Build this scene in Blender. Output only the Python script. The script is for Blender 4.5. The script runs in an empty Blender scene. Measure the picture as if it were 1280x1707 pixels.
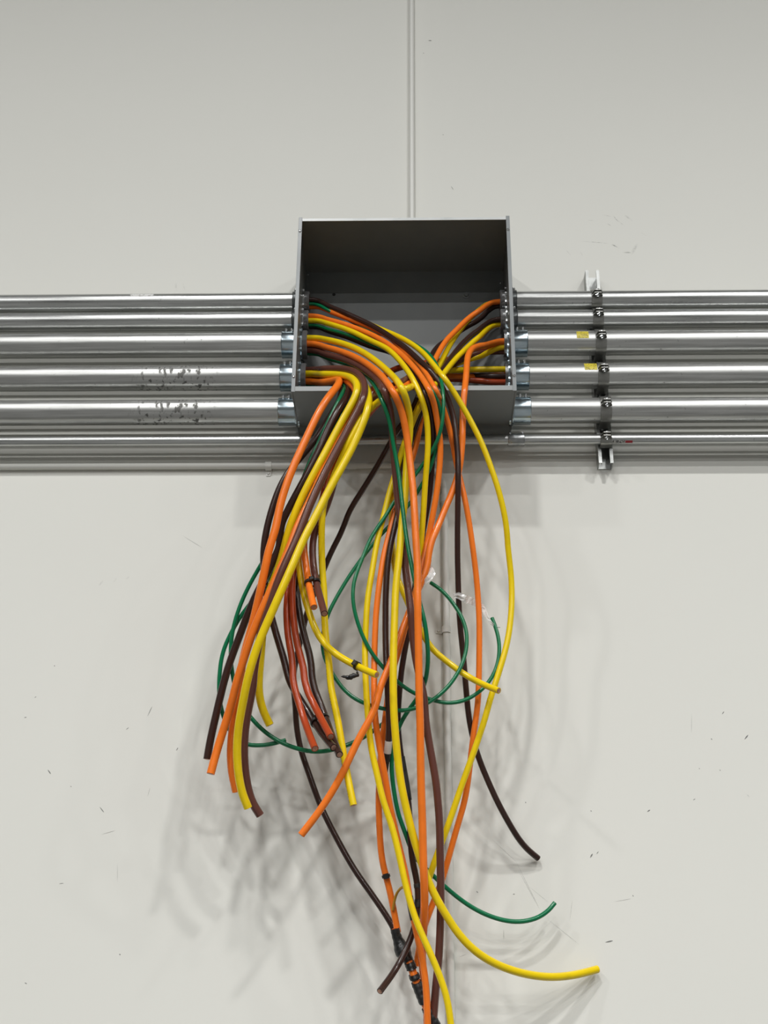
import bpy, bmesh, math, random
from mathutils import Vector, Matrix

random.seed(7)
scene = bpy.context.scene
COL = scene.collection
PI = math.pi

# ------------------------------------------------------------------ camera
cam_data = bpy.data.cameras.new('camera')
cam_data.sensor_fit = 'VERTICAL'
cam_data.sensor_height = 36.0
cam_data.lens = 44.842
cam_data.clip_start = 0.05
cam = bpy.data.objects.new('camera', cam_data)
COL.objects.link(cam)
right = Vector((0.99970564, 0.02295565, 0.00785364))
up = Vector((0.00255074, -0.42135204, 0.90689357))
fwd = Vector((-0.02412748, 0.90660659, 0.42128656))
rot = Matrix((right, up, -fwd)).transposed().to_4x4()
cam.matrix_world = Matrix.Translation((0.02925, -3.25317, 1.6)) @ rot
scene.camera = cam

# ------------------------------------------------------------------ world, exposure
world = bpy.data.worlds.new('world')
scene.world = world
world.use_nodes = True
world.node_tree.nodes['Background'].inputs[0].default_value = (0.8, 0.85, 0.9, 1)
world.node_tree.nodes['Background'].inputs[1].default_value = 0.02
scene.view_settings.view_transform = 'Standard'
scene.view_settings.look = 'None'
scene.view_settings.exposure = 0.0
scene.view_settings.gamma = 1.0
scene.view_settings.use_curve_mapping = False

# high bay fixtures: rows at these distances from the wall, hung at this height
LAMP_Z = 10.5
# (distance from the wall, share of the power, beam spread in degrees)
LAMP_ROWS = [(6.86, 1.0, 125), (10.3, 0.87, 140), (16.1, 1.05, 180), (24.0, 1.2, 180)]
LAMP_COLS = [-7.2, -1.6, 4.0, 9.6]
LAMP_POWER = 312.0
LAMP_COLOR = (1.0, 0.995, 0.985)
ROOM_X, ROOM_Y, ROOM_Z = 11.5, -28.0, 11.2

# ------------------------------------------------------------------ materials
def new_mat(name):
    m = bpy.data.materials.new(name)
    m.use_nodes = True
    nt = m.node_tree
    return m, nt, nt.nodes['Principled BSDF']

def node(nt, kind, **kw):
    n = nt.nodes.new(kind)
    for k, v in kw.items():
        setattr(n, k, v)
    return n

def plain(name, color, rough=0.5, metal=0.0, coat=0.0, alpha=1.0, spec=0.5):
    m, nt, b = new_mat(name)
    b.inputs['Base Color'].default_value = (*color, 1)
    b.inputs['Roughness'].default_value = rough
    b.inputs['Metallic'].default_value = metal
    b.inputs['Coat Weight'].default_value = coat
    b.inputs['Coat Roughness'].default_value = 0.15
    b.inputs['Alpha'].default_value = alpha
    b.inputs['Specular IOR Level'].default_value = spec
    return m

def noisy(name, c1, c2, scale, stretch=(1, 1, 1), rough=(0.3, 0.5), metal=0.0, bump=0.0, lo=0.35, hi=0.65, detail=5.0):
    m, nt, b = new_mat(name)
    tc = node(nt, 'ShaderNodeTexCoord')
    mp = node(nt, 'ShaderNodeMapping')
    mp.inputs['Scale'].default_value = stretch
    nz = node(nt, 'ShaderNodeTexNoise')
    nz.inputs['Scale'].default_value = scale
    nz.inputs['Detail'].default_value = detail
    mr = node(nt, 'ShaderNodeMapRange')
    mr.inputs['From Min'].default_value = lo
    mr.inputs['From Max'].default_value = hi
    mix = node(nt, 'ShaderNodeMix', data_type='RGBA')
    mix.inputs['A'].default_value = (*c1, 1)
    mix.inputs['B'].default_value = (*c2, 1)
    rr = node(nt, 'ShaderNodeMapRange')
    rr.inputs['To Min'].default_value = rough[0]
    rr.inputs['To Max'].default_value = rough[1]
    L = nt.links.new
    L(tc.outputs['Object'], mp.inputs['Vector']); L(mp.outputs['Vector'], nz.inputs['Vector'])
    L(nz.outputs['Fac'], mr.inputs['Value']); L(mr.outputs['Result'], mix.inputs['Factor'])
    L(mix.outputs['Result'], b.inputs['Base Color'])
    L(mr.outputs['Result'], rr.inputs['Value']); L(rr.outputs['Result'], b.inputs['Roughness'])
    b.inputs['Metallic'].default_value = metal
    if bump:
        bp = node(nt, 'ShaderNodeBump')
        bp.inputs['Strength'].default_value = bump
        bp.inputs['Distance'].default_value = 0.002
        L(nz.outputs['Fac'], bp.inputs['Height']); L(bp.outputs['Normal'], b.inputs['Normal'])
    return m

# soft grey rub marks on the paint: (x, z, half length, half width, angle, strength)
RUBS = [(0.5921, 4.0332, 0.0542, 0.00161, -0.109, 0.63), (0.6487, 4.0207, 0.0224, 0.00253, -0.576, 0.9), (0.6615, 4.1223, 0.0164, 0.0023, -1.039, 0.83), (0.6755, 4.1067, 0.026, 0.00161, -0.833, 0.38), (0.6353, 4.1351, 0.0182, 0.00103, -0.31, 0.6), (0.6396, 4.0997, 0.0124, 0.00184, -0.69, 0.68), (0.691, 3.994, 0.0203, 0.0039, -0.009, 0.63), (0.7101, 4.0066, 0.0292, 0.00688, 1.094, 0.33), (0.7006, 4.126, 0.0219, 0.00459, -0.809, 0.3), (0.5815, 4.1173, 0.0126, 0.00206, -0.01, 0.33), (0.5072, 3.9941, 0.0136, 0.00206, -0.988, 0.45), (0.5472, 3.989, 0.0144, 0.00138, -1.233, 0.38), (0.7437, 4.0623, 0.0114, 0.00138, -0.647, 0.52), (-0.8358, 2.8978, 0.0128, 0.00408, 0.948, 0.2), (-0.7975, 2.9066, 0.01, 0.00408, 1.086, 0.2), (-0.7639, 2.9119, 0.0093, 0.00408, 0.749, 0.2), (-0.7035, 3.8782, 0.0219, 0.0049, -1.442, 0.18), (-0.6793, 3.878, 0.0178, 0.00408, -1.295, 0.15)]

def wall_material():
    m, nt, b = new_mat('painted_wall')
    L = nt.links.new
    tc = node(nt, 'ShaderNodeTexCoord')
    nz = node(nt, 'ShaderNodeTexNoise')
    nz.inputs['Scale'].default_value = 1.3
    nz.inputs['Detail'].default_value = 4
    L(tc.outputs['Object'], nz.inputs['Vector'])
    mix = node(nt, 'ShaderNodeMix', data_type='RGBA')
    mix.inputs['A'].default_value = (0.735, 0.735, 0.685, 1)
    mix.inputs['B'].default_value = (0.765, 0.765, 0.715, 1)
    L(nz.outputs['Fac'], mix.inputs['Factor'])
    fine = node(nt, 'ShaderNodeTexNoise')
    fine.inputs['Scale'].default_value = 90
    fine.inputs['Detail'].default_value = 3
    L(tc.outputs['Object'], fine.inputs['Vector'])
    total = None
    for (x, z, a, w, ang, s) in RUBS:
        mp = node(nt, 'ShaderNodeMapping', vector_type='TEXTURE')
        mp.inputs['Location'].default_value = (x, 0, z)
        mp.inputs['Rotation'].default_value = (0, -ang, 0)
        mp.inputs['Scale'].default_value = (a, 1.0, w)
        L(tc.outputs['Object'], mp.inputs['Vector'])
        ln = node(nt, 'ShaderNodeVectorMath', operation='LENGTH')
        L(mp.outputs['Vector'], ln.inputs[0])
        r = node(nt, 'ShaderNodeMapRange', interpolation_type='SMOOTHSTEP')
        r.inputs['From Min'].default_value = 0.15
        r.inputs['From Max'].default_value = 1.0
        r.inputs['To Min'].default_value = s
        r.inputs['To Max'].default_value = 0.0
        L(ln.outputs['Value'], r.inputs['Value'])
        if total is None:
            total = r.outputs['Result']
        else:
            ad = node(nt, 'ShaderNodeMath', operation='MAXIMUM')
            L(total, ad.inputs[0]); L(r.outputs['Result'], ad.inputs[1])
            total = ad.outputs['Value']
    br = node(nt, 'ShaderNodeMapRange')
    br.inputs['From Min'].default_value = 0.35
    br.inputs['From Max'].default_value = 0.6
    L(fine.outputs['Fac'], br.inputs['Value'])
    mul = node(nt, 'ShaderNodeMath', operation='MULTIPLY')
    L(total, mul.inputs[0]); L(br.outputs['Result'], mul.inputs[1])
    dk = node(nt, 'ShaderNodeMix', data_type='RGBA')
    dk.inputs['B'].default_value = (0.22, 0.22, 0.2, 1)
    L(mul.outputs['Value'], dk.inputs['Factor']); L(mix.outputs['Result'], dk.inputs['A'])
    L(dk.outputs['Result'], b.inputs['Base Color'])
    b.inputs['Roughness'].default_value = 0.55
    b.inputs['Specular IOR Level'].default_value = 0.3
    bp = node(nt, 'ShaderNodeBump')
    bp.inputs['Strength'].default_value = 0.06
    bp.inputs['Distance'].default_value = 0.001
    L(fine.outputs['Fac'], bp.inputs['Height']); L(bp.outputs['Normal'], b.inputs['Normal'])
    return m

def pipe_material(name, base, rough, smear_from=None, smear_to=None):
    """galvanised steel drawn along x, with dark specks; thicker smears between two x positions"""
    m, nt, b = new_mat(name)
    L = nt.links.new
    tc = node(nt, 'ShaderNodeTexCoord')
    mp = node(nt, 'ShaderNodeMapping'); mp.inputs['Scale'].default_value = (1.2, 30, 30)
    nz = node(nt, 'ShaderNodeTexNoise'); nz.inputs['Scale'].default_value = 4; nz.inputs['Detail'].default_value = 6
    L(tc.outputs['Object'], mp.inputs['Vector']); L(mp.outputs['Vector'], nz.inputs['Vector'])
    mix = node(nt, 'ShaderNodeMix', data_type='RGBA')
    mix.inputs['A'].default_value = (*[c * 0.72 for c in base], 1)
    mix.inputs['B'].default_value = (*[min(1, c * 1.12) for c in base], 1)
    mr = node(nt, 'ShaderNodeMapRange'); mr.inputs['From Min'].default_value = 0.3; mr.inputs['From Max'].default_value = 0.7
    L(nz.outputs['Fac'], mr.inputs['Value']); L(mr.outputs['Result'], mix.inputs['Factor'])
    mp2 = node(nt, 'ShaderNodeMapping'); mp2.inputs['Scale'].default_value = (60, 60, 28)
    sp = node(nt, 'ShaderNodeTexNoise'); sp.inputs['Scale'].default_value = 1.6; sp.inputs['Detail'].default_value = 2
    L(tc.outputs['Object'], mp2.inputs['Vector']); L(mp2.outputs['Vector'], sp.inputs['Vector'])
    th = node(nt, 'ShaderNodeMapRange')
    th.inputs['From Min'].default_value = 0.7; th.inputs['From Max'].default_value = 0.8; th.inputs['To Max'].default_value = 0.6
    L(sp.outputs['Fac'], th.inputs['Value'])
    fac = th.outputs['Result']
    if smear_from is not None:
        sx = node(nt, 'ShaderNodeSeparateXYZ'); L(tc.outputs['Object'], sx.inputs['Vector'])
        a = node(nt, 'ShaderNodeMapRange', interpolation_type='SMOOTHSTEP')
        a.inputs['From Min'].default_value = smear_from - 0.03; a.inputs['From Max'].default_value = smear_from + 0.03
        c = node(nt, 'ShaderNodeMapRange', interpolation_type='SMOOTHSTEP')
        c.inputs['From Min'].default_value = smear_to + 0.03; c.inputs['From Max'].default_value = smear_to - 0.03
        L(sx.outputs['X'], a.inputs['Value']); L(sx.outputs['X'], c.inputs['Value'])
        mm = node(nt, 'ShaderNodeMath', operation='MULTIPLY'); L(a.outputs['Result'], mm.inputs[0]); L(c.outputs['Result'], mm.inputs[1])
        t2 = node(nt, 'ShaderNodeMapRange'); t2.inputs['From Min'].default_value = 0.55; t2.inputs['From Max'].default_value = 0.66; t2.inputs['To Max'].default_value = 0.75
        L(sp.outputs['Fac'], t2.inputs['Value'])
        m2 = node(nt, 'ShaderNodeMath', operation='MULTIPLY'); L(mm.outputs['Value'], m2.inputs[0]); L(t2.outputs['Result'], m2.inputs[1])
        mx = node(nt, 'ShaderNodeMath', operation='MAXIMUM'); L(m2.outputs['Value'], mx.inputs[0]); L(fac, mx.inputs[1])
        fac = mx.outputs['Value']
    dk = node(nt, 'ShaderNodeMix', data_type='RGBA'); dk.inputs['B'].default_value = (0.07, 0.068, 0.06, 1)
    L(fac, dk.inputs['Factor']); L(mix.outputs['Result'], dk.inputs['A']); L(dk.outputs['Result'], b.inputs['Base Color'])
    rr = node(nt, 'ShaderNodeMapRange'); rr.inputs['To Min'].default_value = rough - 0.05; rr.inputs['To Max'].default_value = rough + 0.1
    L(nz.outputs['Fac'], rr.inputs['Value'])
    rx = node(nt, 'ShaderNodeMath', operation='ADD'); 
    r2 = node(nt, 'ShaderNodeMath', operation='MULTIPLY'); r2.inputs[1].default_value = 0.4
    L(fac, r2.inputs[0]); L(rr.outputs['Result'], rx.inputs[0]); L(r2.outputs['Value'], rx.inputs[1])
    L(rx.outputs['Value'], b.inputs['Roughness'])
    b.inputs['Metallic'].default_value = 0.92
    bp = node(nt, 'ShaderNodeBump'); bp.inputs['Strength'].default_value = 0.12; bp.inputs['Distance'].default_value = 0.001
    L(sp.outputs['Fac'], bp.inputs['Height']); L(bp.outputs['Normal'], b.inputs['Normal'])
    return m

def cable_material(name, color, rough=0.3, printed=False, dirt=0.25):
    """jacket plastic: UV u runs round the cable, v along it in metres; printed adds a line of small dark marks"""
    m, nt, b = new_mat(name)
    L = nt.links.new
    tc = node(nt, 'ShaderNodeTexCoord')
    nz = node(nt, 'ShaderNodeTexNoise'); nz.inputs['Scale'].default_value = 22; nz.inputs['Detail'].default_value = 5
    L(tc.outputs['Object'], nz.inputs['Vector'])
    mr = node(nt, 'ShaderNodeMapRange'); mr.inputs['From Min'].default_value = 0.5; mr.inputs['From Max'].default_value = 0.8
    mr.inputs['To Max'].default_value = dirt
    L(nz.outputs['Fac'], mr.inputs['Value'])
    mix = node(nt, 'ShaderNodeMix', data_type='RGBA')
    mix.inputs['A'].default_value = (*color, 1)
    mix.inputs['B'].default_value = (*[c * 0.45 for c in color], 1)
    L(mr.outputs['Result'], mix.inputs['Factor'])
    out = mix.outputs['Result']
    if printed:
        su = node(nt, 'ShaderNodeSeparateXYZ'); L(tc.outputs['UV'], su.inputs['Vector'])
        band = node(nt, 'ShaderNodeMath', operation='COMPARE'); band.inputs[1].default_value = printed; band.inputs[2].default_value = 0.035
        L(su.outputs['X'], band.inputs[0])
        mp = node(nt, 'ShaderNodeMapping'); mp.inputs['Scale'].default_value = (30, 260, 0)
        L(tc.outputs['UV'], mp.inputs['Vector'])
        n2 = node(nt, 'ShaderNodeTexNoise'); n2.inputs['Scale'].default_value = 1.0; n2.inputs['Detail'].default_value = 1
        L(mp.outputs['Vector'], n2.inputs['Vector'])
        t = node(nt, 'ShaderNodeMath', operation='GREATER_THAN'); t.inputs[1].default_value = 0.5
        L(n2.outputs['Fac'], t.inputs[0])
        mm = node(nt, 'ShaderNodeMath', operation='MULTIPLY'); L(band.outputs['Value'], mm.inputs[0]); L(t.outputs['Value'], mm.inputs[1])
        m3 = node(nt, 'ShaderNodeMath', operation='MULTIPLY'); m3.inputs[1].default_value = 0.8; L(mm.outputs['Value'], m3.inputs[0])
        mx = node(nt, 'ShaderNodeMix', data_type='RGBA'); mx.inputs['B'].default_value = (0.03, 0.025, 0.02, 1)
        L(m3.outputs['Value'], mx.inputs['Factor']); L(out, mx.inputs['A'])
        out = mx.outputs['Result']
    L(out, b.inputs['Base Color'])
    b.inputs['Roughness'].default_value = rough * 0.8
    b.inputs['Coat Weight'].default_value = 0.12
    b.inputs['Coat Roughness'].default_value = 0.1
    b.inputs['Specular IOR Level'].default_value = 0.38
    bp = node(nt, 'ShaderNodeBump'); bp.inputs['Strength'].default_value = 0.08; bp.inputs['Distance'].default_value = 0.002
    L(nz.outputs['Fac'], bp.inputs['Height']); L(bp.outputs['Normal'], b.inputs['Normal'])
    return m

M = {
    'wall': wall_material(),
    'room': plain('grey_paint', (0.12, 0.12, 0.115), 0.7),
    'floor': noisy('sealed_concrete', (0.06, 0.06, 0.058), (0.085, 0.085, 0.082), 3, rough=(0.3, 0.5)),
    'deck': noisy('ceiling_deck', (0.10, 0.10, 0.097), (0.13, 0.13, 0.125), 2, rough=(0.6, 0.8)),
    'pipe': pipe_material('galvanised_conduit', (0.56, 0.57, 0.56), 0.27),
    'pipe_big': pipe_material('galvanised_conduit_rough', (0.56, 0.565, 0.55), 0.33),
    'pipe_smear': pipe_material('galvanised_conduit_smeared', (0.56, 0.565, 0.55), 0.33, -0.46, -0.24),
    'zinc': noisy('blue_zinc', (0.56, 0.65, 0.69), (0.48, 0.58, 0.64), 40, rough=(0.16, 0.26), metal=1.0),
    'steel': noisy('dull_steel', (0.42, 0.43, 0.43), (0.32, 0.33, 0.33), 40, rough=(0.25, 0.4), metal=1.0),
    'cast': noisy('dark_cast_steel', (0.20, 0.21, 0.21), (0.14, 0.15, 0.15), 40, rough=(0.25, 0.4), metal=0.8),
    'bright': plain('bright_steel', (0.75, 0.77, 0.78), 0.18, 1.0),
    'strut': noisy('galvanised_strut', (0.42, 0.43, 0.42), (0.33, 0.34, 0.33), 30, rough=(0.3, 0.45), metal=0.9),
    'clamp': noisy('clamp_steel', (0.34, 0.34, 0.32), (0.25, 0.25, 0.235), 35, rough=(0.3, 0.45), metal=0.9),
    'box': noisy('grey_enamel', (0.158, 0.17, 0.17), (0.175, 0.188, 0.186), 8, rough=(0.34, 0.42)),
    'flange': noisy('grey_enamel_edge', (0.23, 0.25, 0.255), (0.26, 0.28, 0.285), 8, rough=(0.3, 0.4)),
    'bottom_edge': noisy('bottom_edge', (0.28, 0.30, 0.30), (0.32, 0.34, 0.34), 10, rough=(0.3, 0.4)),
    'lip': noisy('lit_top_edge', (0.58, 0.61, 0.60), (0.68, 0.70, 0.69), 12, rough=(0.25, 0.35)),  # paler than the enamel: light caught by the top lip, put into its colour
    'bushing': plain('grey_plastic', (0.17, 0.17, 0.175), 0.45),
    'dark': plain('hole_shade', (0.012, 0.012, 0.012), 0.8),  # near black, painted shade inside the mounting hole
    'copper': noisy('cut_copper', (0.62, 0.36, 0.26), (0.45, 0.24, 0.17), 300, rough=(0.3, 0.5), metal=0.6),
    'tape': noisy('black_tape', (0.012, 0.012, 0.012), (0.025, 0.025, 0.025), 60, rough=(0.25, 0.5), bump=0.4),
    'white_tape': plain('white_tape', (0.72, 0.72, 0.68), 0.5),
    'nylon': plain('black_nylon', (0.012, 0.012, 0.012), 0.35),
    'label_yellow': noisy('yellow_label', (0.72, 0.6, 0.05), (0.25, 0.2, 0.02), 260, stretch=(1, 1, 1.6), rough=(0.4, 0.5), lo=0.5, hi=0.6, detail=2),
    'label_white': noisy('white_label', (0.7, 0.7, 0.68), (0.4, 0.4, 0.38), 160, rough=(0.4, 0.5), lo=0.5, hi=0.62, detail=2),
    'label_print': noisy('printed_label', (0.55, 0.55, 0.52), (0.05, 0.05, 0.05), 330, stretch=(1, 1, 0.6), rough=(0.4, 0.5), lo=0.46, hi=0.54, detail=2),
    'label_red': plain('red_label', (0.35, 0.02, 0.03), 0.4),
    'fixture': plain('white_fixture', (0.8, 0.8, 0.8), 0.5),
    'chip': plain('grey_chip', (0.2, 0.2, 0.19), 0.7),
    'conduit_paint': plain('painted_conduit', (0.745, 0.745, 0.70), 0.4),
}
def clear_material():
    m, nt, b = new_mat('clear_tape')
    b.inputs['Base Color'].default_value = (0.9, 0.9, 0.88, 1)
    b.inputs['Roughness'].default_value = 0.12
    b.inputs['Alpha'].default_value = 0.42
    b.inputs['Coat Weight'].default_value = 1.0
    return m
M['clear'] = clear_material()
JACKET = {
    'yellow': cable_material('yellow_jacket', (0.88, 0.64, 0.006), 0.3),
    'yellow_print': cable_material('yellow_jacket_printed', (0.88, 0.64, 0.006), 0.3, printed=0.62),
    'orange': cable_material('orange_jacket', (0.94, 0.21, 0.02), 0.32),
    'orange_print': cable_material('orange_jacket_printed', (0.94, 0.21, 0.02), 0.32, printed=0.4),
    'brown': cable_material('dark_brown_jacket', (0.040, 0.019, 0.015), 0.28),
    'maroon': cable_material('red_brown_jacket', (0.125, 0.046, 0.034), 0.3),
    'red': cable_material('brick_red_jacket', (0.43, 0.06, 0.016), 0.26),
    'green': cable_material('green_jacket', (0.003, 0.17, 0.066), 0.28),
    'gold': cable_material('amber_strand', (0.5, 0.26, 0.02), 0.35),
}

# ------------------------------------------------------------------ building helpers
ORIGIN = {}

def world_of(o):
    return ORIGIN.get(o.name, Vector((0, 0, 0)))

def link(name, me, mat, parent=None, loc=(0, 0, 0), smooth=True, mats=None):
    """verts of me are in world space; they are moved into the frame of the thing they belong to"""
    base = world_of(parent) if parent else Vector(loc)
    me.transform(Matrix.Translation(-base))
    if smooth:
        me.shade_smooth()
    for mm in (mats or [mat]):
        me.materials.append(mm)
    o = bpy.data.objects.new(name, me)
    COL.objects.link(o)
    if parent:
        o.parent = parent
    else:
        o.location = base
    ORIGIN[o.name] = base
    return o

def thing(name, label, cat, loc, group=None):
    o = bpy.data.objects.new(name, None)
    COL.objects.link(o)
    o.location = loc
    o.empty_display_size = 0.05
    ORIGIN[o.name] = Vector(loc)
    tag(o, label, cat, group)
    return o

def tag(o, label, cat, group=None):
    o['label'] = label
    o['category'] = cat
    if group:
        o['group'] = group
    return o

def to_mesh(bm, name='m', sharp=None):
    me = bpy.data.meshes.new(name)
    bmesh.ops.recalc_face_normals(bm, faces=bm.faces[:])
    bm.to_mesh(me)
    bm.free()
    if sharp is not None:
        me.shade_smooth()
        me.set_sharp_from_angle(angle=math.radians(sharp))
    return me

def box_bm(bm, lo, hi, bevel=0.0):
    lo, hi = Vector(lo), Vector(hi)
    r = bmesh.ops.create_cube(bm, size=1.0)
    for v in r['verts']:
        v.co = Vector(((lo[i] + hi[i]) / 2 + v.co[i] * (hi[i] - lo[i]) for i in range(3)))
    if bevel:
        es = list({e for v in r['verts'] for e in v.link_edges})
        bmesh.ops.bevel(bm, geom=es, offset=bevel, segments=2, affect='EDGES', profile=0.5)

def box_me(lo, hi, bevel=0.0):
    bm = bmesh.new()
    box_bm(bm, lo, hi, bevel)
    return to_mesh(bm)

def frame_of(axis):
    a = Vector(axis).normalized()
    h = Vector((0, 0, 1)) if abs(a.z) < 0.9 else Vector((1, 0, 0))
    u = a.cross(h).normalized()
    return a, u, a.cross(u)

def lathe(bm, c, axis, prof, seg=32, closed=False, mod=None):
    """prof: (distance along axis, radius); mod(angle index, radius) may vary the radius"""
    a, u, v = frame_of(axis)
    c = Vector(c)
    rings = []
    for (s, r) in prof:
        ring = []
        for k in range(seg):
            t = 2 * PI * k / seg
            rr = mod(k, r) if mod else r
            ring.append(bm.verts.new(c + a * s + (u * math.cos(t) + v * math.sin(t)) * rr))
        rings.append(ring)
    n = len(rings)
    for i in range(n if closed else n - 1):
        A, Bq = rings[i], rings[(i + 1) % n]
        for k in range(seg):
            bm.faces.new((A[k], A[(k + 1) % seg], Bq[(k + 1) % seg], Bq[k]))
    return rings

def lathe_me(c, axis, prof, seg=32, closed=False, caps=False, sharp=35, mod=None):
    bm = bmesh.new()
    rings = lathe(bm, c, axis, prof, seg, closed, mod)
    if caps:
        bm.faces.new(rings[0][::-1])
        bm.faces.new(rings[-1])
    return to_mesh(bm, sharp=sharp)

def hexa(bm, c, axis, r, h):
    rings = lathe(bm, c, axis, [(0, r * 0.9), (h * 0.15, r), (h * 0.85, r), (h, r * 0.88)], 6)
    bm.faces.new(rings[0][::-1]); bm.faces.new(rings[-1])

def screw_me(c, axis, r=0.005, h=0.004):
    """round headed screw with a slot across its dome"""
    bm = bmesh.new()
    rings = lathe(bm, c, axis, [(-0.002, r * 0.55), (0, r * 0.55), (0, r), (h * 0.5, r * 0.97), (h * 0.85, r * 0.75), (h, r * 0.45), (h * 0.8, r * 0.3)], 14)
    bm.faces.new(rings[0][::-1]); bm.faces.new(rings[-1])
    return to_mesh(bm, sharp=40)

def catmull(P, step):
    P = [Vector(p) for p in P]
    n = len(P)
    t = [0.0]
    for i in range(1, n):
        t.append(t[-1] + max(1e-5, (P[i] - P[i - 1]).length) ** 0.5)
    T = []
    for i in range(n):
        if i == 0: T.append((P[1] - P[0]) / (t[1] - t[0]))
        elif i == n - 1: T.append((P[-1] - P[-2]) / (t[-1] - t[-2]))
        else:
            h0, h1 = t[i] - t[i - 1], t[i + 1] - t[i]
            T.append(((P[i] - P[i - 1]) / h0 * h1 + (P[i + 1] - P[i]) / h1 * h0) / (h0 + h1))
    out = []
    for i in range(n - 1):
        k = max(1, int(round((P[i + 1] - P[i]).length / step)))
        h = t[i + 1] - t[i]
        for j in range(k):
            s = j / k
            out.append((2*s**3 - 3*s*s + 1) * P[i] + (s**3 - 2*s*s + s) * h * T[i] + (3*s*s - 2*s**3) * P[i + 1] + (s**3 - s*s) * h * T[i + 1])
    out.append(P[-1])
    return out

def sweep(P, r, seg=12, caps=True, radii=None, squash=None):
    """tube along P carrying UVs (u round, v metres along)"""
    bm = bmesh.new()
    uvl = bm.loops.layers.uv.new('UVMap')
    n = len(P)
    tang = [((P[min(i + 1, n - 1)] - P[max(i - 1, 0)])).normalized() for i in range(n)]
    _, u, _ = frame_of(tang[0])
    rings, us = [], []
    L = 0.0
    lens = []
    for i in range(n):
        if i:
            L += (P[i] - P[i - 1]).length
            u = (u - tang[i] * u.dot(tang[i])).normalized()
        lens.append(L)
        v = tang[i].cross(u)
        rr = radii[i] if radii else r
        rings.append([bm.verts.new(P[i] + (u * math.cos(2*PI*k/seg) + v * math.sin(2*PI*k/seg)) * rr) for k in range(seg)])
    for i in range(n - 1):
        for k in range(seg):
            f = bm.faces.new((rings[i][k], rings[i][(k + 1) % seg], rings[i + 1][(k + 1) % seg], rings[i + 1][k]))
            for lp, (uu, vv) in zip(f.loops, ((k, i), (k + 1, i), (k + 1, i + 1), (k, i + 1))):
                lp[uvl].uv = (uu / seg, lens[vv])
    if caps:
        bm.faces.new(rings[0][::-1]); bm.faces.new(rings[-1])
    return to_mesh(bm, sharp=50)

# ------------------------------------------------------------------ the room
def structure(name, me, mat):
    o = link(name, me, mat, smooth=False)
    o['kind'] = 'structure'
    return o

wall_back = structure('wall_back', box_me((-ROOM_X, 0.0, 0), (ROOM_X, 0.25, ROOM_Z)), M['wall'])
structure('floor', box_me((-ROOM_X, ROOM_Y, -0.2), (ROOM_X, 0.25, 0)), M['floor'])
structure('ceiling', box_me((-ROOM_X, ROOM_Y, ROOM_Z), (ROOM_X, 0.25, ROOM_Z + 0.2)), M['deck'])
structure('wall_left', box_me((-ROOM_X - 0.2, ROOM_Y, 0), (-ROOM_X, 0.25, ROOM_Z)), M['room'])
structure('wall_right', box_me((ROOM_X, ROOM_Y, 0), (ROOM_X + 0.2, 0.25, ROOM_Z)), M['room'])
structure('wall_front', box_me((-ROOM_X, ROOM_Y - 0.2, 0), (ROOM_X, ROOM_Y, ROOM_Z)), M['room'])

# nicks and scratches in the paint, each a thin sliver lying on the wall: (x, z, length, width, angle)
CHIPS = [(0.4972,1.9625,0.0182,0.00299,0.207), (0.4668,2.1662,0.0111,0.00326,0.993), (0.4825,2.1736,0.0074,0.00163,0.822), (0.6175,2.2778,0.0089,0.00272,0.566), (0.8836,2.4678,0.0155,0.00299,0.851), (0.8306,2.5323,0.0088,0.0019,0.879), (0.7938,2.4626,0.0039,0.00218,-1.006), (0.4727,2.277,0.0033,0.0019,-0.814), (0.7551,2.3856,0.0028,0.00177,-1.058), (0.8074,2.3816,0.0033,0.00163,-0.846), (0.7345,2.3068,0.0067,0.00136,0.5), (0.3085,2.298,0.004,0.0019,-1.411), (0.5628,2.0702,0.004,0.00177,-1.245), (0.5369,2.0592,0.0437,0.0004,0.177), (0.7465,2.5044,0.0507,0.00032,-1.68), (0.8712,2.3168,0.0085,0.00048,-0.846), (0.3057,2.0886,0.1021,0.00032,-1.092), (0.3878,1.9844,0.094,0.00032,-0.671), (0.4091,2.0344,0.0493,0.00028,1.392), (-0.917,2.3733,0.014,0.00245,-0.875), (-0.7705,2.2765,0.018,0.00177,-0.844), (-0.6696,2.5345,0.0273,0.00136,1.214), (-0.5897,2.4336,0.0088,0.0019,1.094), (-0.7247,2.4879,0.0085,0.00136,0.708), (-0.7477,2.219,0.0343,0.00056,0.287), (-0.9976,2.5176,0.0062,0.00177,0.13), (-0.9778,2.5727,0.0054,0.00136,0.642), (-0.9371,2.6594,0.0031,0.00218,-0.569), (-0.8563,2.3355,0.0034,0.00177,-0.729), (-0.9128,1.8589,0.006,0.00177,-0.459), (-0.6908,1.9262,0.0037,0.00245,-0.582), (-0.654,2.3213,0.0216,0.00048,1.373), (-0.8536,2.0933,0.011,0.00109,0.134), (-0.5912,3.0212,0.067,0.0004,-0.57), (-0.7154,2.1208,0.0469,0.00032,-1.475), (0.085,4.8748,0.0105,0.00299,-0.015), (0.1511,4.2488,0.0157,0.00136,-1.112), (0.0625,4.8192,0.0034,0.0019,-0.202), (0.1246,4.4658,0.003,0.00218,-0.415), (0.243,1.9773,0.0216,0.00056,-1.583), (0.1807,2.0774,0.0057,0.0019,-0.779), (0.2707,2.0726,0.0041,0.0019,0.005), (0.1427,1.9281,0.0174,0.0004,0.345), (0.2503,2.1779,0.0784,0.00032,-0.753), (0.3057,2.0946,0.1252,0.00032,-1.127), (0.3319,2.0721,0.0569,0.00024,-0.685)]
bm = bmesh.new()
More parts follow.
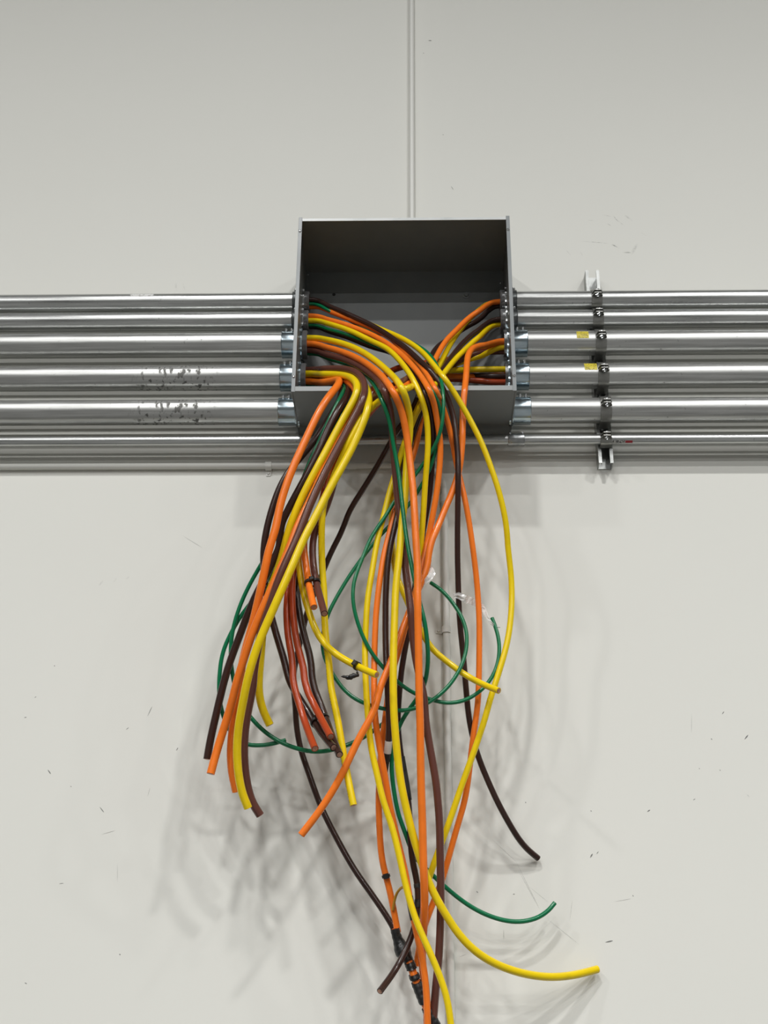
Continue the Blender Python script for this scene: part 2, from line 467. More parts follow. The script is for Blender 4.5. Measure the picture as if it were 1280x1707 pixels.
for (x, z, ln, w, ang) in CHIPS:
    ca, sa = math.cos(ang), math.sin(ang)
    prof = [(-0.5, 0.1), (-0.15, 0.45), (0.2, 0.5), (0.5, 0.15)]
    lo = [bm.verts.new((x + ca * a * ln + sa * h * w, -0.0004, z + sa * a * ln - ca * h * w)) for a, h in prof]
    hi = [bm.verts.new((x + ca * a * ln - sa * h * w, -0.0004, z + sa * a * ln + ca * h * w)) for a, h in prof]
    for k in range(3):
        bm.faces.new((lo[k], lo[k + 1], hi[k + 1], hi[k]))
chips = link('paint_nick', to_mesh(bm), M['chip'], wall_back, smooth=False)
chips['kind'] = 'stuff'

# ------------------------------------------------------------------ ceiling lights
def ceiling_light(x, y, power, spread, label):
    t = thing('ceiling_light', label, 'light', (x, y, LAMP_Z), 'high bay lights')
    link('housing', box_me((x - 0.32, y - 0.22, LAMP_Z + 0.012), (x + 0.32, y + 0.22, LAMP_Z + 0.07), 0.01), M['fixture'], t)
    for s in (-1, 1):
        link('hanger', lathe_me((x + s * 0.25, y, LAMP_Z + 0.07), (0, 0, 1), [(0, 0.003), (ROOM_Z - LAMP_Z - 0.07, 0.003)], 6), M['bright'], t)
    ld = bpy.data.lights.new('lamp', 'AREA')
    ld.shape = 'RECTANGLE'
    ld.size, ld.size_y = 0.6, 0.4
    ld.energy = power
    ld.spread = math.radians(spread)
    ld.color = LAMP_COLOR
    lo = bpy.data.objects.new('lamp', ld)
    COL.objects.link(lo)
    lo.parent = t
ROW_WORDS = ['nearest the wall', 'second from the wall', 'third from the wall', 'farthest from the wall']
COL_WORDS = ['first', 'second', 'third', 'fourth']
for ri, (dy, k, spread) in enumerate(LAMP_ROWS):
    for ci, x in enumerate(LAMP_COLS):
        ceiling_light(x, -dy, LAMP_POWER * k, spread, 'white high bay ceiling light, %s along the row %s' % (COL_WORDS[ci], ROW_WORDS[ri]))

# ------------------------------------------------------------------ junction box
W2, ZB, ZT, DEP, TK = 0.305, 3.3512, 3.9286, 0.2622, 0.003
PIPES = {  # name: (z, distance of the axis from the wall, radius)
    1: (3.7715, 0.069, 0.0279), 2: (3.7047, 0.069, 0.0279), 3: (3.6166, 0.0775, 0.0365),
    4: (3.5047, 0.0775, 0.0365), 5: (3.3918, 0.0775, 0.0365), 6: (3.3100, 0.056, 0.0148)}
box = thing('junction_box', 'large open grey steel pull box mounted on the wall, spilling cables', 'box', (0, 0, ZB))
link('back_panel', box_me((-W2 + TK, -TK, ZB + TK), (W2 - TK, 0, ZT - TK)), M['box'], box, smooth=False)
link('top_panel', box_me((-W2 + TK, -DEP + 0.002, ZT - TK), (W2 - TK, 0, ZT), 0.0006), M['box'], box, smooth=False)
link('bottom_panel', box_me((-W2 + TK, -DEP + 0.002, ZB), (W2 - TK, 0, ZB + TK), 0.0006), M['box'], box, smooth=False)

def side_panel(s):
    """sheet with a round knockout for each conduit"""
    x0, x1 = (s * W2, s * (W2 - TK)) if s < 0 else (W2 - TK, W2)
    me = box_me((min(x0, x1), -DEP + 0.002, ZB - 0.002), (max(x0, x1), 0, ZT + 0.003))
    o = link('side_panel', me, M['box'], box, smooth=False)
    cut = []
    for k in range(1, 6):
        z, d, r = PIPES[k]
        c = bpy.data.objects.new('cutter', lathe_me((s * W2, -d, z), (1, 0, 0), [(-0.02, r + 0.0045), (0.02, r + 0.0045)], 40, caps=True))
        COL.objects.link(c)
        c.location = -world_of(box)
        c.parent = box
        c.location = -world_of(box)
        md = o.modifiers.new('hole', 'BOOLEAN')
        md.operation = 'DIFFERENCE'; md.solver = 'EXACT'; md.object = c
        cut.append(c)
    bpy.context.view_layer.update()
    dg = bpy.context.evaluated_depsgraph_get()
    new = bpy.data.meshes.new_from_object(o.evaluated_get(dg))
    o.modifiers.clear()
    o.data = new
    for c in cut:
        bpy.data.objects.remove(c)
    return o
for s in (-1, 1):
    side_panel(s)
# folded front edges facing the room
FW = 0.0105
for s in (-1, 1):
    a, b2 = sorted((s * W2, s * (W2 - FW)))
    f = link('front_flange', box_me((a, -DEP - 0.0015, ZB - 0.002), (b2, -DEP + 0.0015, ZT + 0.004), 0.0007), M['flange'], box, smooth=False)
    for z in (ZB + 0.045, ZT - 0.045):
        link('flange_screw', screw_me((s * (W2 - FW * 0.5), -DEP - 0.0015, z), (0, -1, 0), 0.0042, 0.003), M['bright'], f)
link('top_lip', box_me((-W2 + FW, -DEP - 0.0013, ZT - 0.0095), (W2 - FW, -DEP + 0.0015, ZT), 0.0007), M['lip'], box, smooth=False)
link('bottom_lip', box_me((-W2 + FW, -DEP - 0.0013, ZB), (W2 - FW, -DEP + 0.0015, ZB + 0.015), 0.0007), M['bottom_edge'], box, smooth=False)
# back panel fixings: a flat disc coloured as the shade in a hole on one side, a bolt with a washer on the other
link('mounting_hole', lathe_me(((-0.2161, 3.8435)[0], -TK - 0.0003, (-0.2161, 3.8435)[1]), (0, -1, 0), [(0, 0.0052), (0.0002, 0.0052)], 16, caps=True), M['dark'], box)
bx, bz = (0.1875, 3.8370)
bm = bmesh.new()
rings = lathe(bm, (bx, -TK, bz), (0, -1, 0), [(0, 0.012), (0.0015, 0.012), (0.002, 0.0065)], 20)
bm.faces.new(rings[-1])
hexa(bm, (bx, -TK - 0.002, bz), (0, -1, 0), 0.0065, 0.004)
link('mounting_bolt', to_mesh(bm, sharp=35), M['box'], box)
for (sx, sz) in [(-0.2973, 3.9173), (0.2926, 3.8813)]:
    link('side_rivet', screw_me((sx, -TK, sz), (0, -1, 0), 0.0022, 0.0015), M['bright'], box)

# ------------------------------------------------------------------ conduits
END_X = ROOM_X - 0.002
ROWS = {1: 'topmost', 2: 'second from top', 3: 'third from top', 4: 'fourth from top', 5: 'fifth from top'}

def sticker(name, mat, parent, x0, x1, z, d, r, a0, a1, lift=0.0004):
    """thin label bent round the pipe between two angles (0 = towards the room, 90 = up)"""
    bm = bmesh.new()
    n = 6
    A = []
    for i in range(n + 1):
        t = math.radians(a0 + (a1 - a0) * i / n)
        y, zz = -d - (r + lift) * math.cos(t), z + (r + lift) * math.sin(t)
        A.append((bm.verts.new((x0, y, zz)), bm.verts.new((x1, y, zz))))
    for i in range(n):
        bm.faces.new((A[i][0], A[i][1], A[i + 1][1], A[i + 1][0]))
    return link(name, to_mesh(bm), mat, parent)

def conduit(row, s):
    z, d, r = PIPES[row]
    side = 'left' if s < 0 else 'right'
    size = 'narrow' if row < 3 else 'thick'
    lab = '%s galvanised steel conduit entering the box from the %s, %s' % (size, side, ROWS[row])
    t = thing('metal_conduit', lab, 'conduit', (s * W2, -d, z), 'conduits on the %s of the box' % side)
    mat = M['pipe'] if row < 3 else (M['pipe_smear'] if (s < 0 and row in (4, 5)) else M['pipe_big'])
    x0 = s * (W2 + 0.006)
    p = link('pipe', lathe_me((x0, -d, z), (s, 0, 0), [(0, r - 0.0025), (0, r), (END_X - W2 - 0.006, r), (END_X - W2 - 0.006, r - 0.0025)], 48, closed=True), mat, t)
    ln = 0.027 if row < 3 else 0.052
    rr = r + 0.0032
    cm = M['cast'] if row < 3 else M['zinc']
    c = link('connector', lathe_me((s * (W2 + 0.0008), -d, z), (s, 0, 0),
        [(0, r + 0.0003), (0, rr + 0.0035), (0.003, rr + 0.0035), (0.0045, rr), (ln - 0.004, rr), (ln - 0.001, rr + 0.0008), (ln, rr), (ln, r + 0.0003)], 48, closed=True), cm, t)
    for q in ((0.0085, 0.0195) if row < 3 else (0.024, 0.040)):
        a = math.radians(62 if row < 3 else 58)
        ax = Vector((0, -math.cos(a), math.sin(a)))
        bm = bmesh.new()
        hexa(bm, Vector((s * (W2 + q), -d, z)) + ax * (rr - 0.001), ax, 0.0048, 0.0075)
        rg = lathe(bm, Vector((s * (W2 + q), -d, z)) + ax * (rr + 0.0065), ax, [(0, 0.0034), (0.0022, 0.0026)], 10)
        bm.faces.new(rg[-1])
        link('set_screw', to_mesh(bm, sharp=30), M['bright'] if row > 2 else M['steel'], c)
    # inside the box: threaded throat, locknut and bushing
    xi = s * (W2 - TK)
    link('throat', lathe_me((xi + s * 0.004, -d, z), (-s, 0, 0), [(0, r - 0.001), (0, r + 0.0038), (0.017, r + 0.0038), (0.017, r - 0.001)], 40, closed=True), M['steel'], t)
    lug = lambda k, q: q + (0.004 if (k % 6) < 2 and q > r + 0.006 else 0.0)
    link('locknut', lathe_me((xi - s * 0.0006, -d, z), (-s, 0, 0), [(0, r + 0.0042), (0, r + 0.008), (0.0045, r + 0.0075), (0.0045, r + 0.0042)], 48, closed=True, mod=lug), M['zinc'] if row > 2 else M['steel'], t)
    if s < 0 or row < 3:
        rb = r + (0.004 if row < 3 else 0.0055)
        rib = lambda k, q: q - (0.0011 if k % 4 == 0 and q > rb - 0.0005 else 0.0)
        link('bushing', lathe_me((xi - s * 0.006, -d, z), (-s, 0, 0), [(0, r - 0.002), (0, rb), (0.011, rb), (0.0135, rb - 0.003), (0.0125, r - 0.003), (0.008, r - 0.004)], 64, closed=True, mod=rib), M['bushing'], t)
    return t, p

LABELS = [(1, -1, 'sticker', 'label_white', 'torn white sticker', -0.8169, -0.748, 12, 38), (3, 1, 'sticker', 'label_yellow', 'yellow printed sticker', 0.4984, 0.5329, -9, 34), (4, 1, 'sticker', 'label_yellow', 'yellow printed sticker', 0.5149, 0.5507, -1, 50), (6, 1, 'sticker', 'label_print', 'white printed sticker', 0.5841, 0.621, -72, -36), (6, 1, 'sticker', 'label_red', 'red tip of the sticker', 0.6226, 0.6427, -70, -40)]
for row in range(1, 6):
    for s in (-1, 1):
        t, p = conduit(row, s)
        for (lr, ls, nm, mk, lab, x0, x1, a0, a1) in LABELS:
            if lr == row and ls == s:
                z, d, r = PIPES[row]
                sticker(nm, M[mk], p, x0, x1, z, d, r, a0, a1)['label'] = lab
# the thin sixth conduit runs right past under the box
z, d, r = PIPES[6]
t6 = thing('metal_conduit', 'thin galvanised conduit running along the wall just under the box', 'conduit', (0, -d, z))
p6 = link('pipe', lathe_me((-END_X, -d, z), (1, 0, 0), [(0, r - 0.002), (0, r), (2 * END_X, r), (2 * END_X, r - 0.002)], 40, closed=True), M['pipe'], t6)
cp = link('coupling', lathe_me((0.2935, -d, z), (1, 0, 0), [(0, r), (0, r + 0.0028), (0.0015, r + 0.0034), (0.022, r + 0.0026), (0.024, r + 0.0026), (0.0445, r + 0.0034), (0.046, r + 0.0028), (0.046, r)], 40), M['steel'], t6)
for q in (0.2985, 0.3345):
    a = math.radians(60)
    ax = Vector((0, -math.cos(a), math.sin(a)))
    link('set_screw', screw_me(Vector((q, -d, z)) + ax * (r + 0.002), ax, 0.0042, 0.005), M['bright'], cp)
for (lr, ls, nm, mk, lab, x0, x1, a0, a1) in LABELS:
    if lr == 6:
        sticker(nm, M[mk], p6, x0, x1, z, d, r, a0, a1)['label'] = lab

# ------------------------------------------------------------------ strut channel and its clamps
SX, SZ0, SZ1 = 0.5685, 3.2430, 3.8990
bm = bmesh.new()
prof = [(-0.0206, 0), (-0.0206, 0.0413), (-0.0115, 0.0413), (-0.0115, 0.034), (-0.0139, 0.034), (-0.0139, 0.0388), (-0.0181, 0.0388), (-0.0181, 0.0025)]
prof = prof + [(-x, y) for x, y in prof[::-1]]
lo = [bm.verts.new((SX + x, -y - 0.0005, SZ0)) for x, y in prof]
hi = [bm.verts.new((SX + x, -y - 0.0005, SZ1)) for x, y in prof]
n = len(prof)
for k in range(n):
    bm.faces.new((lo[k], lo[(k + 1) % n], hi[(k + 1) % n], hi[k]))
bm.faces.new(lo[::-1]); bm.faces.new(hi)
strut = link('strut_channel', to_mesh(bm, sharp=30), M['strut'], loc=(SX, 0, SZ0))
tag(strut, 'upright steel strut channel holding the conduits to the wall on the right', 'bracket')

def clamp(row, word):
    z, d, r = PIPES[row]
    t = thing('pipe_clamp', 'two piece steel strut clamp with bolt gripping the %s conduit' % word, 'clamp', (SX, -0.0418, z), 'strut clamps on the conduits')
    w = 0.0155
    for s in (1, -1):       # upper and lower strap
        bm = bmesh.new()
        pts = [(-0.043, z + s * (r + 0.0022) * 0.99)]
        for i in range(17):
            a = math.radians(95 - i * (95 - 6) / 16)
            pts.append((-d - (r + 0.0012) * math.cos(a), z + s * (r + 0.0012) * math.sin(a)))
        e = pts[-1][1]
        ez = z + s * 0.0035
        pts += [(-d - r - 0.005, ez), (-d - r - 0.021, ez)]
        rows = []
        for i, (y, zz) in enumerate(pts):
            p0 = Vector(pts[max(i - 1, 0)]); p1 = Vector(pts[min(i + 1, len(pts) - 1)])
            tn = (p1 - p0).normalized()
            nr = Vector((-tn.y, tn.x)) * (-s if True else s)
            if (Vector((y, zz)) - Vector((-d, z))).dot(nr) < 0: nr = -nr
            if i >= len(pts) - 2: nr = Vector((0, s))
            q = Vector((y, zz)) + nr * 0.0024
            ww = w if i < len(pts) - 1 else w * 0.62
            rows.append([bm.verts.new((SX - ww, y, zz)), bm.verts.new((SX + ww, y, zz)), bm.verts.new((SX + ww, q.x, q.y)), bm.verts.new((SX - ww, q.x, q.y))])
        for A, Bq in zip(rows, rows[1:]):
            for k in range(4):
                bm.faces.new((A[k], A[(k + 1) % 4], Bq[(k + 1) % 4], Bq[k]))
        bm.faces.new(rows[0]); bm.faces.new(rows[-1][::-1])
        link('strap', to_mesh(bm, sharp=30), M['clamp'], t)
    yb = -d - r - 0.0125
    bm = bmesh.new()
    rg = lathe(bm, (SX, yb, z - 0.016), (0, 0, 1), [(0, 0.0032), (0.026, 0.0032)], 12)
    bm.faces.new(rg[0][::-1])
    rg = lathe(bm, (SX, yb, z + 0.0062), (0, 0, 1), [(0, 0.0075), (0.0015, 0.0075), (0.004, 0.0068), (0.006, 0.004)], 16)
    bm.faces.new(rg[0][::-1]); bm.faces.new(rg[-1])
    link('bolt', to_mesh(bm, sharp=40), M['bright'], t)
    bm = bmesh.new()
    hexa(bm, (SX, yb, z - 0.0118), (0, 0, 1), 0.0072, 0.0055)
    link('nut', to_mesh(bm, sharp=30), M['bright'], t)
for row, word in ((1, 'topmost'), (2, 'second'), (3, 'third'), (4, 'fourth'), (5, 'fifth'), (6, 'thin lowest')):
    clamp(row, word)

# ------------------------------------------------------------------ small painted conduits on the wall
RC = 0.0092
def one_hole_strap(parent, x, z, run, tab):
    """half loop over the conduit and a flat tab with a screw; run: direction of the conduit, tab: direction of the ear"""
    bm = bmesh.new()
    rn, tb = Vector(run), Vector(tab)
    c = Vector((x, -RC - 0.0004, z))
    pts = []
    for i in range(13):
        a = math.radians(180 - i * 15)      # from the far side over the front to the tab side
        pts.append((c + tb * math.cos(a) * (RC + 0.0008) + Vector((0, -1, 0)) * math.sin(a) * (RC + 0.0008), c + tb * math.cos(a) * (RC + 0.0028) + Vector((0, -1, 0)) * math.sin(a) * (RC + 0.0028)))
    foot = Vector((x, -0.0022, z)) + tb * (RC + 0.003)
    pts.append((foot + Vector((0, 0.002, 0)), foot))
    end = foot + tb * 0.016
    pts.append((end + Vector((0, 0.002, 0)), end))
    rows = []
    for i, (p, q) in enumerate(pts):
        w = 0.009 if i < len(pts) - 1 else 0.006
        rows.append([bm.verts.new(p - rn * w), bm.verts.new(p + rn * w), bm.verts.new(q + rn * w), bm.verts.new(q - rn * w)])
    for A, Bq in zip(rows, rows[1:]):
        for k in range(4):
            bm.faces.new((A[k], A[(k + 1) % 4], Bq[(k + 1) % 4], Bq[k]))
    bm.faces.new(rows[0]); bm.faces.new(rows[-1][::-1])
    st = link('conduit_strap', to_mesh(bm, sharp=35), M['conduit_paint'], parent)
    link('strap_screw', screw_me(foot + tb * 0.008, (0, -1, 0), 0.0045, 0.003), M['conduit_paint'], st)

VX, HZ, BR = 0.1130, 3.2535, 0.075
tc_ = thing('painted_conduit', 'small wall coloured conduit running below the steel ones, bending down behind the cables', 'conduit', (VX, 0, HZ))
pts = [Vector((-END_X, -RC, HZ)), Vector((VX - BR, -RC, HZ))]
for i in range(1, 12):
    a = PI / 2 * i / 12
    pts.append(Vector((VX - BR + BR * math.sin(a), -RC, HZ - BR + BR * math.cos(a))))
pts += [Vector((VX, -RC, HZ - BR)), Vector((VX, -RC, 0.002))]
link('pipe', sweep(pts, RC, 20), M['conduit_paint'], tc_)
for (cx, cz, ax) in ((-0.1491, HZ, (1, 0, 0)), (VX, HZ - BR - 0.03, (0, 0, 1))):
    link('coupling', lathe_me((cx, -RC, cz), ax, [(-0.012, RC), (-0.012, RC + 0.0016), (0.012, RC + 0.0016), (0.012, RC)], 20), M['conduit_paint'], tc_)
one_hole_strap(tc_, -0.3886, HZ, (1, 0, 0), (0, 0, -1))
one_hole_strap(tc_, VX, 2.7575, (0, 0, 1), (-1, 0, 0))
tu = thing('painted_conduit', 'wall coloured conduit rising straight up from the top of the box', 'conduit', (0.0225, 0, ZT))
link('pipe', lathe_me((0.0225, -RC, ZT + 0.0005), (0, 0, 1), [(0, RC), (ROOM_Z - ZT - 0.002, RC)], 24, caps=True), M['conduit_paint'], tu)
link('connector', lathe_me((0.0225, -RC - 0.002, ZT + 0.0005), (0, 0, 1), [(0, RC + 0.002), (0.02, RC + 0.002), (0.021, RC)], 24), M['conduit_paint'], tu)

# ------------------------------------------------------------------ cables
# key, jacket, radius, label, path as tenths of a millimetre in the room (x, y, z)
CABLES = [
 ('L1b', 'brown', 0.0076, 'dark brown cable curving right from the top left opening until it touches the wall', '-3450,-859,37686 -3174,-859,37686 -2953,-859,37686 -2733,-858,37682 -2516,-889,37599 -2302,-993,37402 -2091,-1103,37217 -1883,-1209,37053 -1681,-1308,36887 -1481,-1411,36715 -1284,-1516,36541 -1089,-1625,36363 -898,-1740,36177 -713,-1863,35977 -535,-1994,35762 -363,-2137,35533 -194,-2294,35294 -29,-2469,35043 127,-2651,34781 273,-2782,34543 415,-2909,34306 557,-3061,34058 692,-3198,33816 817,-3226,33630 996,-3228,33324 1142,-3102,33070 1250,-3009,32779 1327,-2946,32462 1369,-2910,32124 1398,-2875,31786 1419,-2833,31453 1424,-2801,31117 1422,-2758,30788 1417,-2685,30475 1410,-2602,30169 1403,-2516,29865 1396,-2429,29563 1392,-2345,29261 1390,-2263,28958 1391,-2183,28656 1396,-2107,28354 1402,-2038,28050 1409,-1977,27744 1418,-1925,27437 1434,-1877,27129 1457,-1831,26824 1485,-1785,26521 1512,-1739,26219 1534,-1693,25919 1555,-1647,25620 1577,-1600,25323 1601,-1554,25028 1634,-1509,24736 1683,-1465,24447 1746,-1422,24162 1824,-1377,23884 1919,-1323,23614 2027,-1257,23354 2142,-1179,23099 2263,-1087,22851 2395,-976,22612 2537,-843,22382 2688,-690,22160 2855,-520,21948 3053,-335,21760 3331,-129,21568'),
 ('L1o', 'orange', 0.0076, 'orange cable from the top left opening, crossing behind the long bright yellow cable', '-3450,-691,37544 -3176,-691,37544 -2961,-691,37544 -2746,-695,37544 -2533,-758,37490 -2322,-903,37310 -2112,-1052,37103 -1907,-1135,36955 -1704,-1215,36809 -1501,-1307,36655 -1300,-1402,36499 -1102,-1502,36337 -907,-1608,36168 -715,-1721,35989 -529,-1845,35795 -354,-1985,35574 -201,-2148,35309 -60,-2339,35016 91,-2545,34731 245,-2673,34505 386,-2801,34267 508,-2977,33984 615,-3224,33650 711,-3547,33268 857,-3730,32842 989,-3346,32734 1096,-3115,32523 1187,-2950,32268 1259,-2832,31982 1321,-2647,31729 1377,-2564,31421 1442,-2491,31112 1513,-2462,30784 1580,-2429,30459 1638,-2386,30140 1689,-2333,29825 1733,-2275,29513 1773,-2214,29203 1810,-2152,28896 1844,-2091,28588 1873,-2036,28279 1895,-1988,27968 1911,-1948,27656 1921,-1912,27344 1924,-1878,27032 1919,-1845,26722 1911,-1812,26414 1902,-1779,26108 1892,-1747,25804 1879,-1714,25502 1859,-1680,25203 1826,-1647,24906 1780,-1615,24611 1732,-1585,24319 1691,-1551,24029 1651,-1514,23740 1612,-1479,23454 1571,-1444,23168 1521,-1409,22886 1455,-1374,22609 1373,-1339,22337 1287,-1305,22067 1205,-1270,21798 1125,-1236,21530 1045,-1200,21264 962,-1162,21000 869,-1126,20741 762,-1103,20486 652,-1078,20233 551,-1053,19980 464,-1031,19723 394,-1014,19462 342,-1004,19199 297,-998,18936'),
 ('L1y', 'yellow', 0.0078, 'long bright yellow cable bowing out furthest right before swinging back down', '-3450,-673,37700 -3190,-673,37700 -2970,-673,37700 -2752,-672,37701 -2536,-685,37667 -2323,-743,37539 -2112,-814,37388 -1905,-877,37254 -1701,-945,37110 -1500,-1021,36959 -1300,-1106,36800 -1102,-1203,36632 -905,-1314,36456 -708,-1440,36273 -512,-1579,36086 -318,-1729,35894 -128,-1893,35688 54,-2068,35463 227,-2249,35222 389,-2434,34966 537,-2622,34695 670,-2813,34408 790,-3005,34113 907,-3200,33818 1100,-3358,33433 1280,-3241,33198 1448,-3139,32945 1608,-3052,32680 1759,-2975,32405 1902,-2907,32121 2035,-2848,31829 2151,-2793,31528 2255,-2742,31221 2353,-2691,30914 2444,-2636,30609 2523,-2571,30306 2590,-2497,30004 2643,-2413,29706 2675,-2322,29408 2693,-2231,29109 2721,-2147,28810 2750,-2078,28505 2766,-2030,28193 2766,-2003,27873 2750,-1991,27549 2719,-1987,27226 2674,-1986,26906 2611,-1986,26591 2531,-1987,26282 2438,-1989,25979 2341,-1981,25682 2242,-1971,25391 2146,-1958,25101 2060,-1939,24812 1973,-1910,24528 1876,-1874,24251 1776,-1835,23978 1675,-1797,23707 1571,-1762,23437 1468,-1732,23167 1367,-1704,22898 1269,-1677,22629 1173,-1649,22362 1075,-1622,22097 974,-1595,21834 871,-1565,21575 770,-1530,21317 675,-1486,21060 581,-1433,20805 490,-1368,20552 421,-1293,20296 367,-1204,19984'),
 ('L1g', 'green', 0.005, 'green wire from the top left opening, arching over the others and curling up at right', '-3450,-817,37565 -3154,-817,37565 -2938,-817,37565 -2723,-828,37553 -2511,-912,37438 -2304,-1029,37231 -2104,-1069,37081 -1907,-1078,36975 -1711,-1103,36851 -1520,-1130,36717 -1334,-1157,36575 -1146,-1187,36438 -951,-1222,36317 -749,-1271,36211 -544,-1341,36110 -337,-1439,36001 -133,-1571,35868 64,-1734,35690 250,-1922,35467 426,-2129,35219 589,-2349,34949 730,-2569,34652 841,-2784,34333 920,-2989,34002 997,-3300,33457 1035,-3445,33009 1047,-3500,32616 1032,-3460,32280 986,-3405,31959 898,-3310,31672 760,-3161,31436 593,-3045,31201 414,-2979,30948 225,-2938,30694 27,-2920,30437 -162,-2896,30178 -328,-2874,29901 -489,-2872,29615 -662,-2881,29335 -819,-2896,29045 -940,-2914,28736 -1046,-2933,28422 -1150,-2950,28112 -1227,-2960,27798 -1250,-2956,27481 -1222,-2932,27174 -1154,-2889,26882 -1060,-2835,26604 -941,-2775,26338 -796,-2702,26093 -627,-2617,25869 -435,-2519,25669 -227,-2450,25474 -1,-2380,25301 247,-2309,25160 517,-2241,25062 797,-2173,24991 1088,-2106,24963 1382,-2048,25011 1661,-2005,25133 1909,-1976,25317 2118,-1954,25549 2276,-1935,25824 2373,-1924,26126 2409,-1917,26443 2385,-1909,26762 2310,-1899,27074 2250,-1893,27257'),
 ('L2o', 'orange', 0.0078, 'orange cable from the second left opening, its lower end bound into the tape knot', '-3450,-842,37121 -3146,-842,37121 -2923,-842,37121 -2700,-851,37110 -2480,-941,37012 -2262,-1107,36824 -2048,-1217,36684 -1837,-1315,36553 -1629,-1420,36408 -1424,-1539,36246 -1223,-1663,36076 -1026,-1791,35896 -834,-1926,35705 -649,-2070,35498 -471,-2225,35273 -301,-2396,35029 -141,-2589,34763 10,-2809,34471 149,-3066,34149 278,-3316,33827 397,-3470,33559 506,-3627,33283 602,-3833,32975 684,-3944,32717 790,-3713,32513 853,-3492,32287 902,-3326,32026 950,-3209,31739 961,-3122,31432 947,-3047,31120 919,-2981,30805 882,-2921,30490 835,-2862,30178 779,-2799,29870 720,-2730,29568 658,-2655,29270 593,-2622,28956 527,-2618,28632 457,-2604,28316 382,-2578,28008 305,-2545,27706 226,-2509,27408 139,-2472,27114 49,-2436,26823 -30,-2401,26530 -108,-2366,26238 -198,-2331,25952 -276,-2297,25664 -332,-2262,25372 -376,-2228,25080 -413,-2194,24788 -449,-2159,24498 -486,-2124,24211 -518,-2088,23924 -543,-2052,23639 -563,-1996,23359 -578,-1924,23085 -588,-1855,22810 -590,-1789,22536 -583,-1725,22262 -570,-1663,21989 -553,-1604,21717 -526,-1548,21446 -481,-1494,21178 -412,-1444,20916 -341,-1395,20655 -278,-1346,20394 -223,-1303,20131 -171,-1280,19867 -129,-1264,19656'),
 ('L2y', 'yellow', 0.0078, 'bright yellow cable arching from the second left opening, dropping straight behind the orange ones', '-3450,-836,36962 -3136,-836,36962 -2914,-836,36962 -2691,-853,36949 -2470,-981,36839 -2252,-1191,36632 -2038,-1328,36473 -1829,-1436,36328 -1624,-1550,36170 -1423,-1676,35994 -1229,-1804,35806 -1038,-1939,35609 -848,-2085,35411 -657,-2243,35211 -477,-2414,34987 -315,-2600,34725 -171,-2807,34432 -40,-3042,34113 80,-3316,33766 187,-3561,33432 281,-3650,33187 364,-3693,32965 437,-3719,32750 501,-3692,32563 581,-3535,32305 623,-3414,32019 638,-3317,31717 633,-3235,31408 611,-3153,31101 584,-3052,30805 560,-2963,30503 540,-2884,30198 519,-2811,29890 495,-2740,29584 470,-2667,29279 445,-2591,28977 417,-2523,28674 392,-2465,28367 373,-2402,28063 360,-2333,27763 349,-2254,27468 344,-2171,27175 344,-2101,26878 351,-2034,26582 357,-1982,26345'),
 ('L2b', 'brown', 0.0076, 'dark brown cable ending low as a grey stub crossing over the tape knot', '-3450,-628,36887 -3155,-628,36887 -2939,-628,36887 -2725,-633,36885 -2513,-689,36821 -2303,-807,36651 -2092,-910,36494 -1881,-994,36367 -1674,-1089,36227 -1470,-1194,36069 -1271,-1303,35904 -1072,-1416,35738 -871,-1540,35578 -668,-1678,35425 -467,-1835,35261 -273,-2016,35062 -94,-2229,34814 63,-2486,34507 196,-2874,34098 307,-3233,33694 402,-3368,33420 484,-3515,33134 556,-3659,32849 620,-3634,32660 703,-3419,32436 754,-3231,32186 773,-3083,31910 770,-2958,31620 755,-2852,31322 734,-2770,31012 710,-2696,30700 676,-2634,30384 625,-2580,30068 569,-2528,29755 516,-2476,29442 470,-2426,29129 429,-2377,28817 384,-2329,28507 331,-2281,28199 279,-2235,27893 233,-2194,27585 188,-2159,27277 143,-2124,26971 93,-2093,26666 39,-2065,26363 -11,-2038,26061 -54,-2012,25759 -85,-1987,25458 -109,-1962,25158 -129,-1935,24860 -136,-1908,24563 -123,-1879,24270 -94,-1849,23979 -55,-1819,23692 -6,-1790,23407 45,-1760,23125 91,-1731,22844 125,-1704,22563 146,-1678,22281 160,-1658,22000 173,-1639,21721 194,-1603,21446 234,-1567,21176 292,-1542,20908 334,-1527,20638 345,-1522,20366 325,-1524,20094 276,-1530,19828 198,-1541,19569 97,-1562,19319 -21,-1609,19075 -153,-1703,18837 -299,-1857,18606 -516,-2139,18295'),
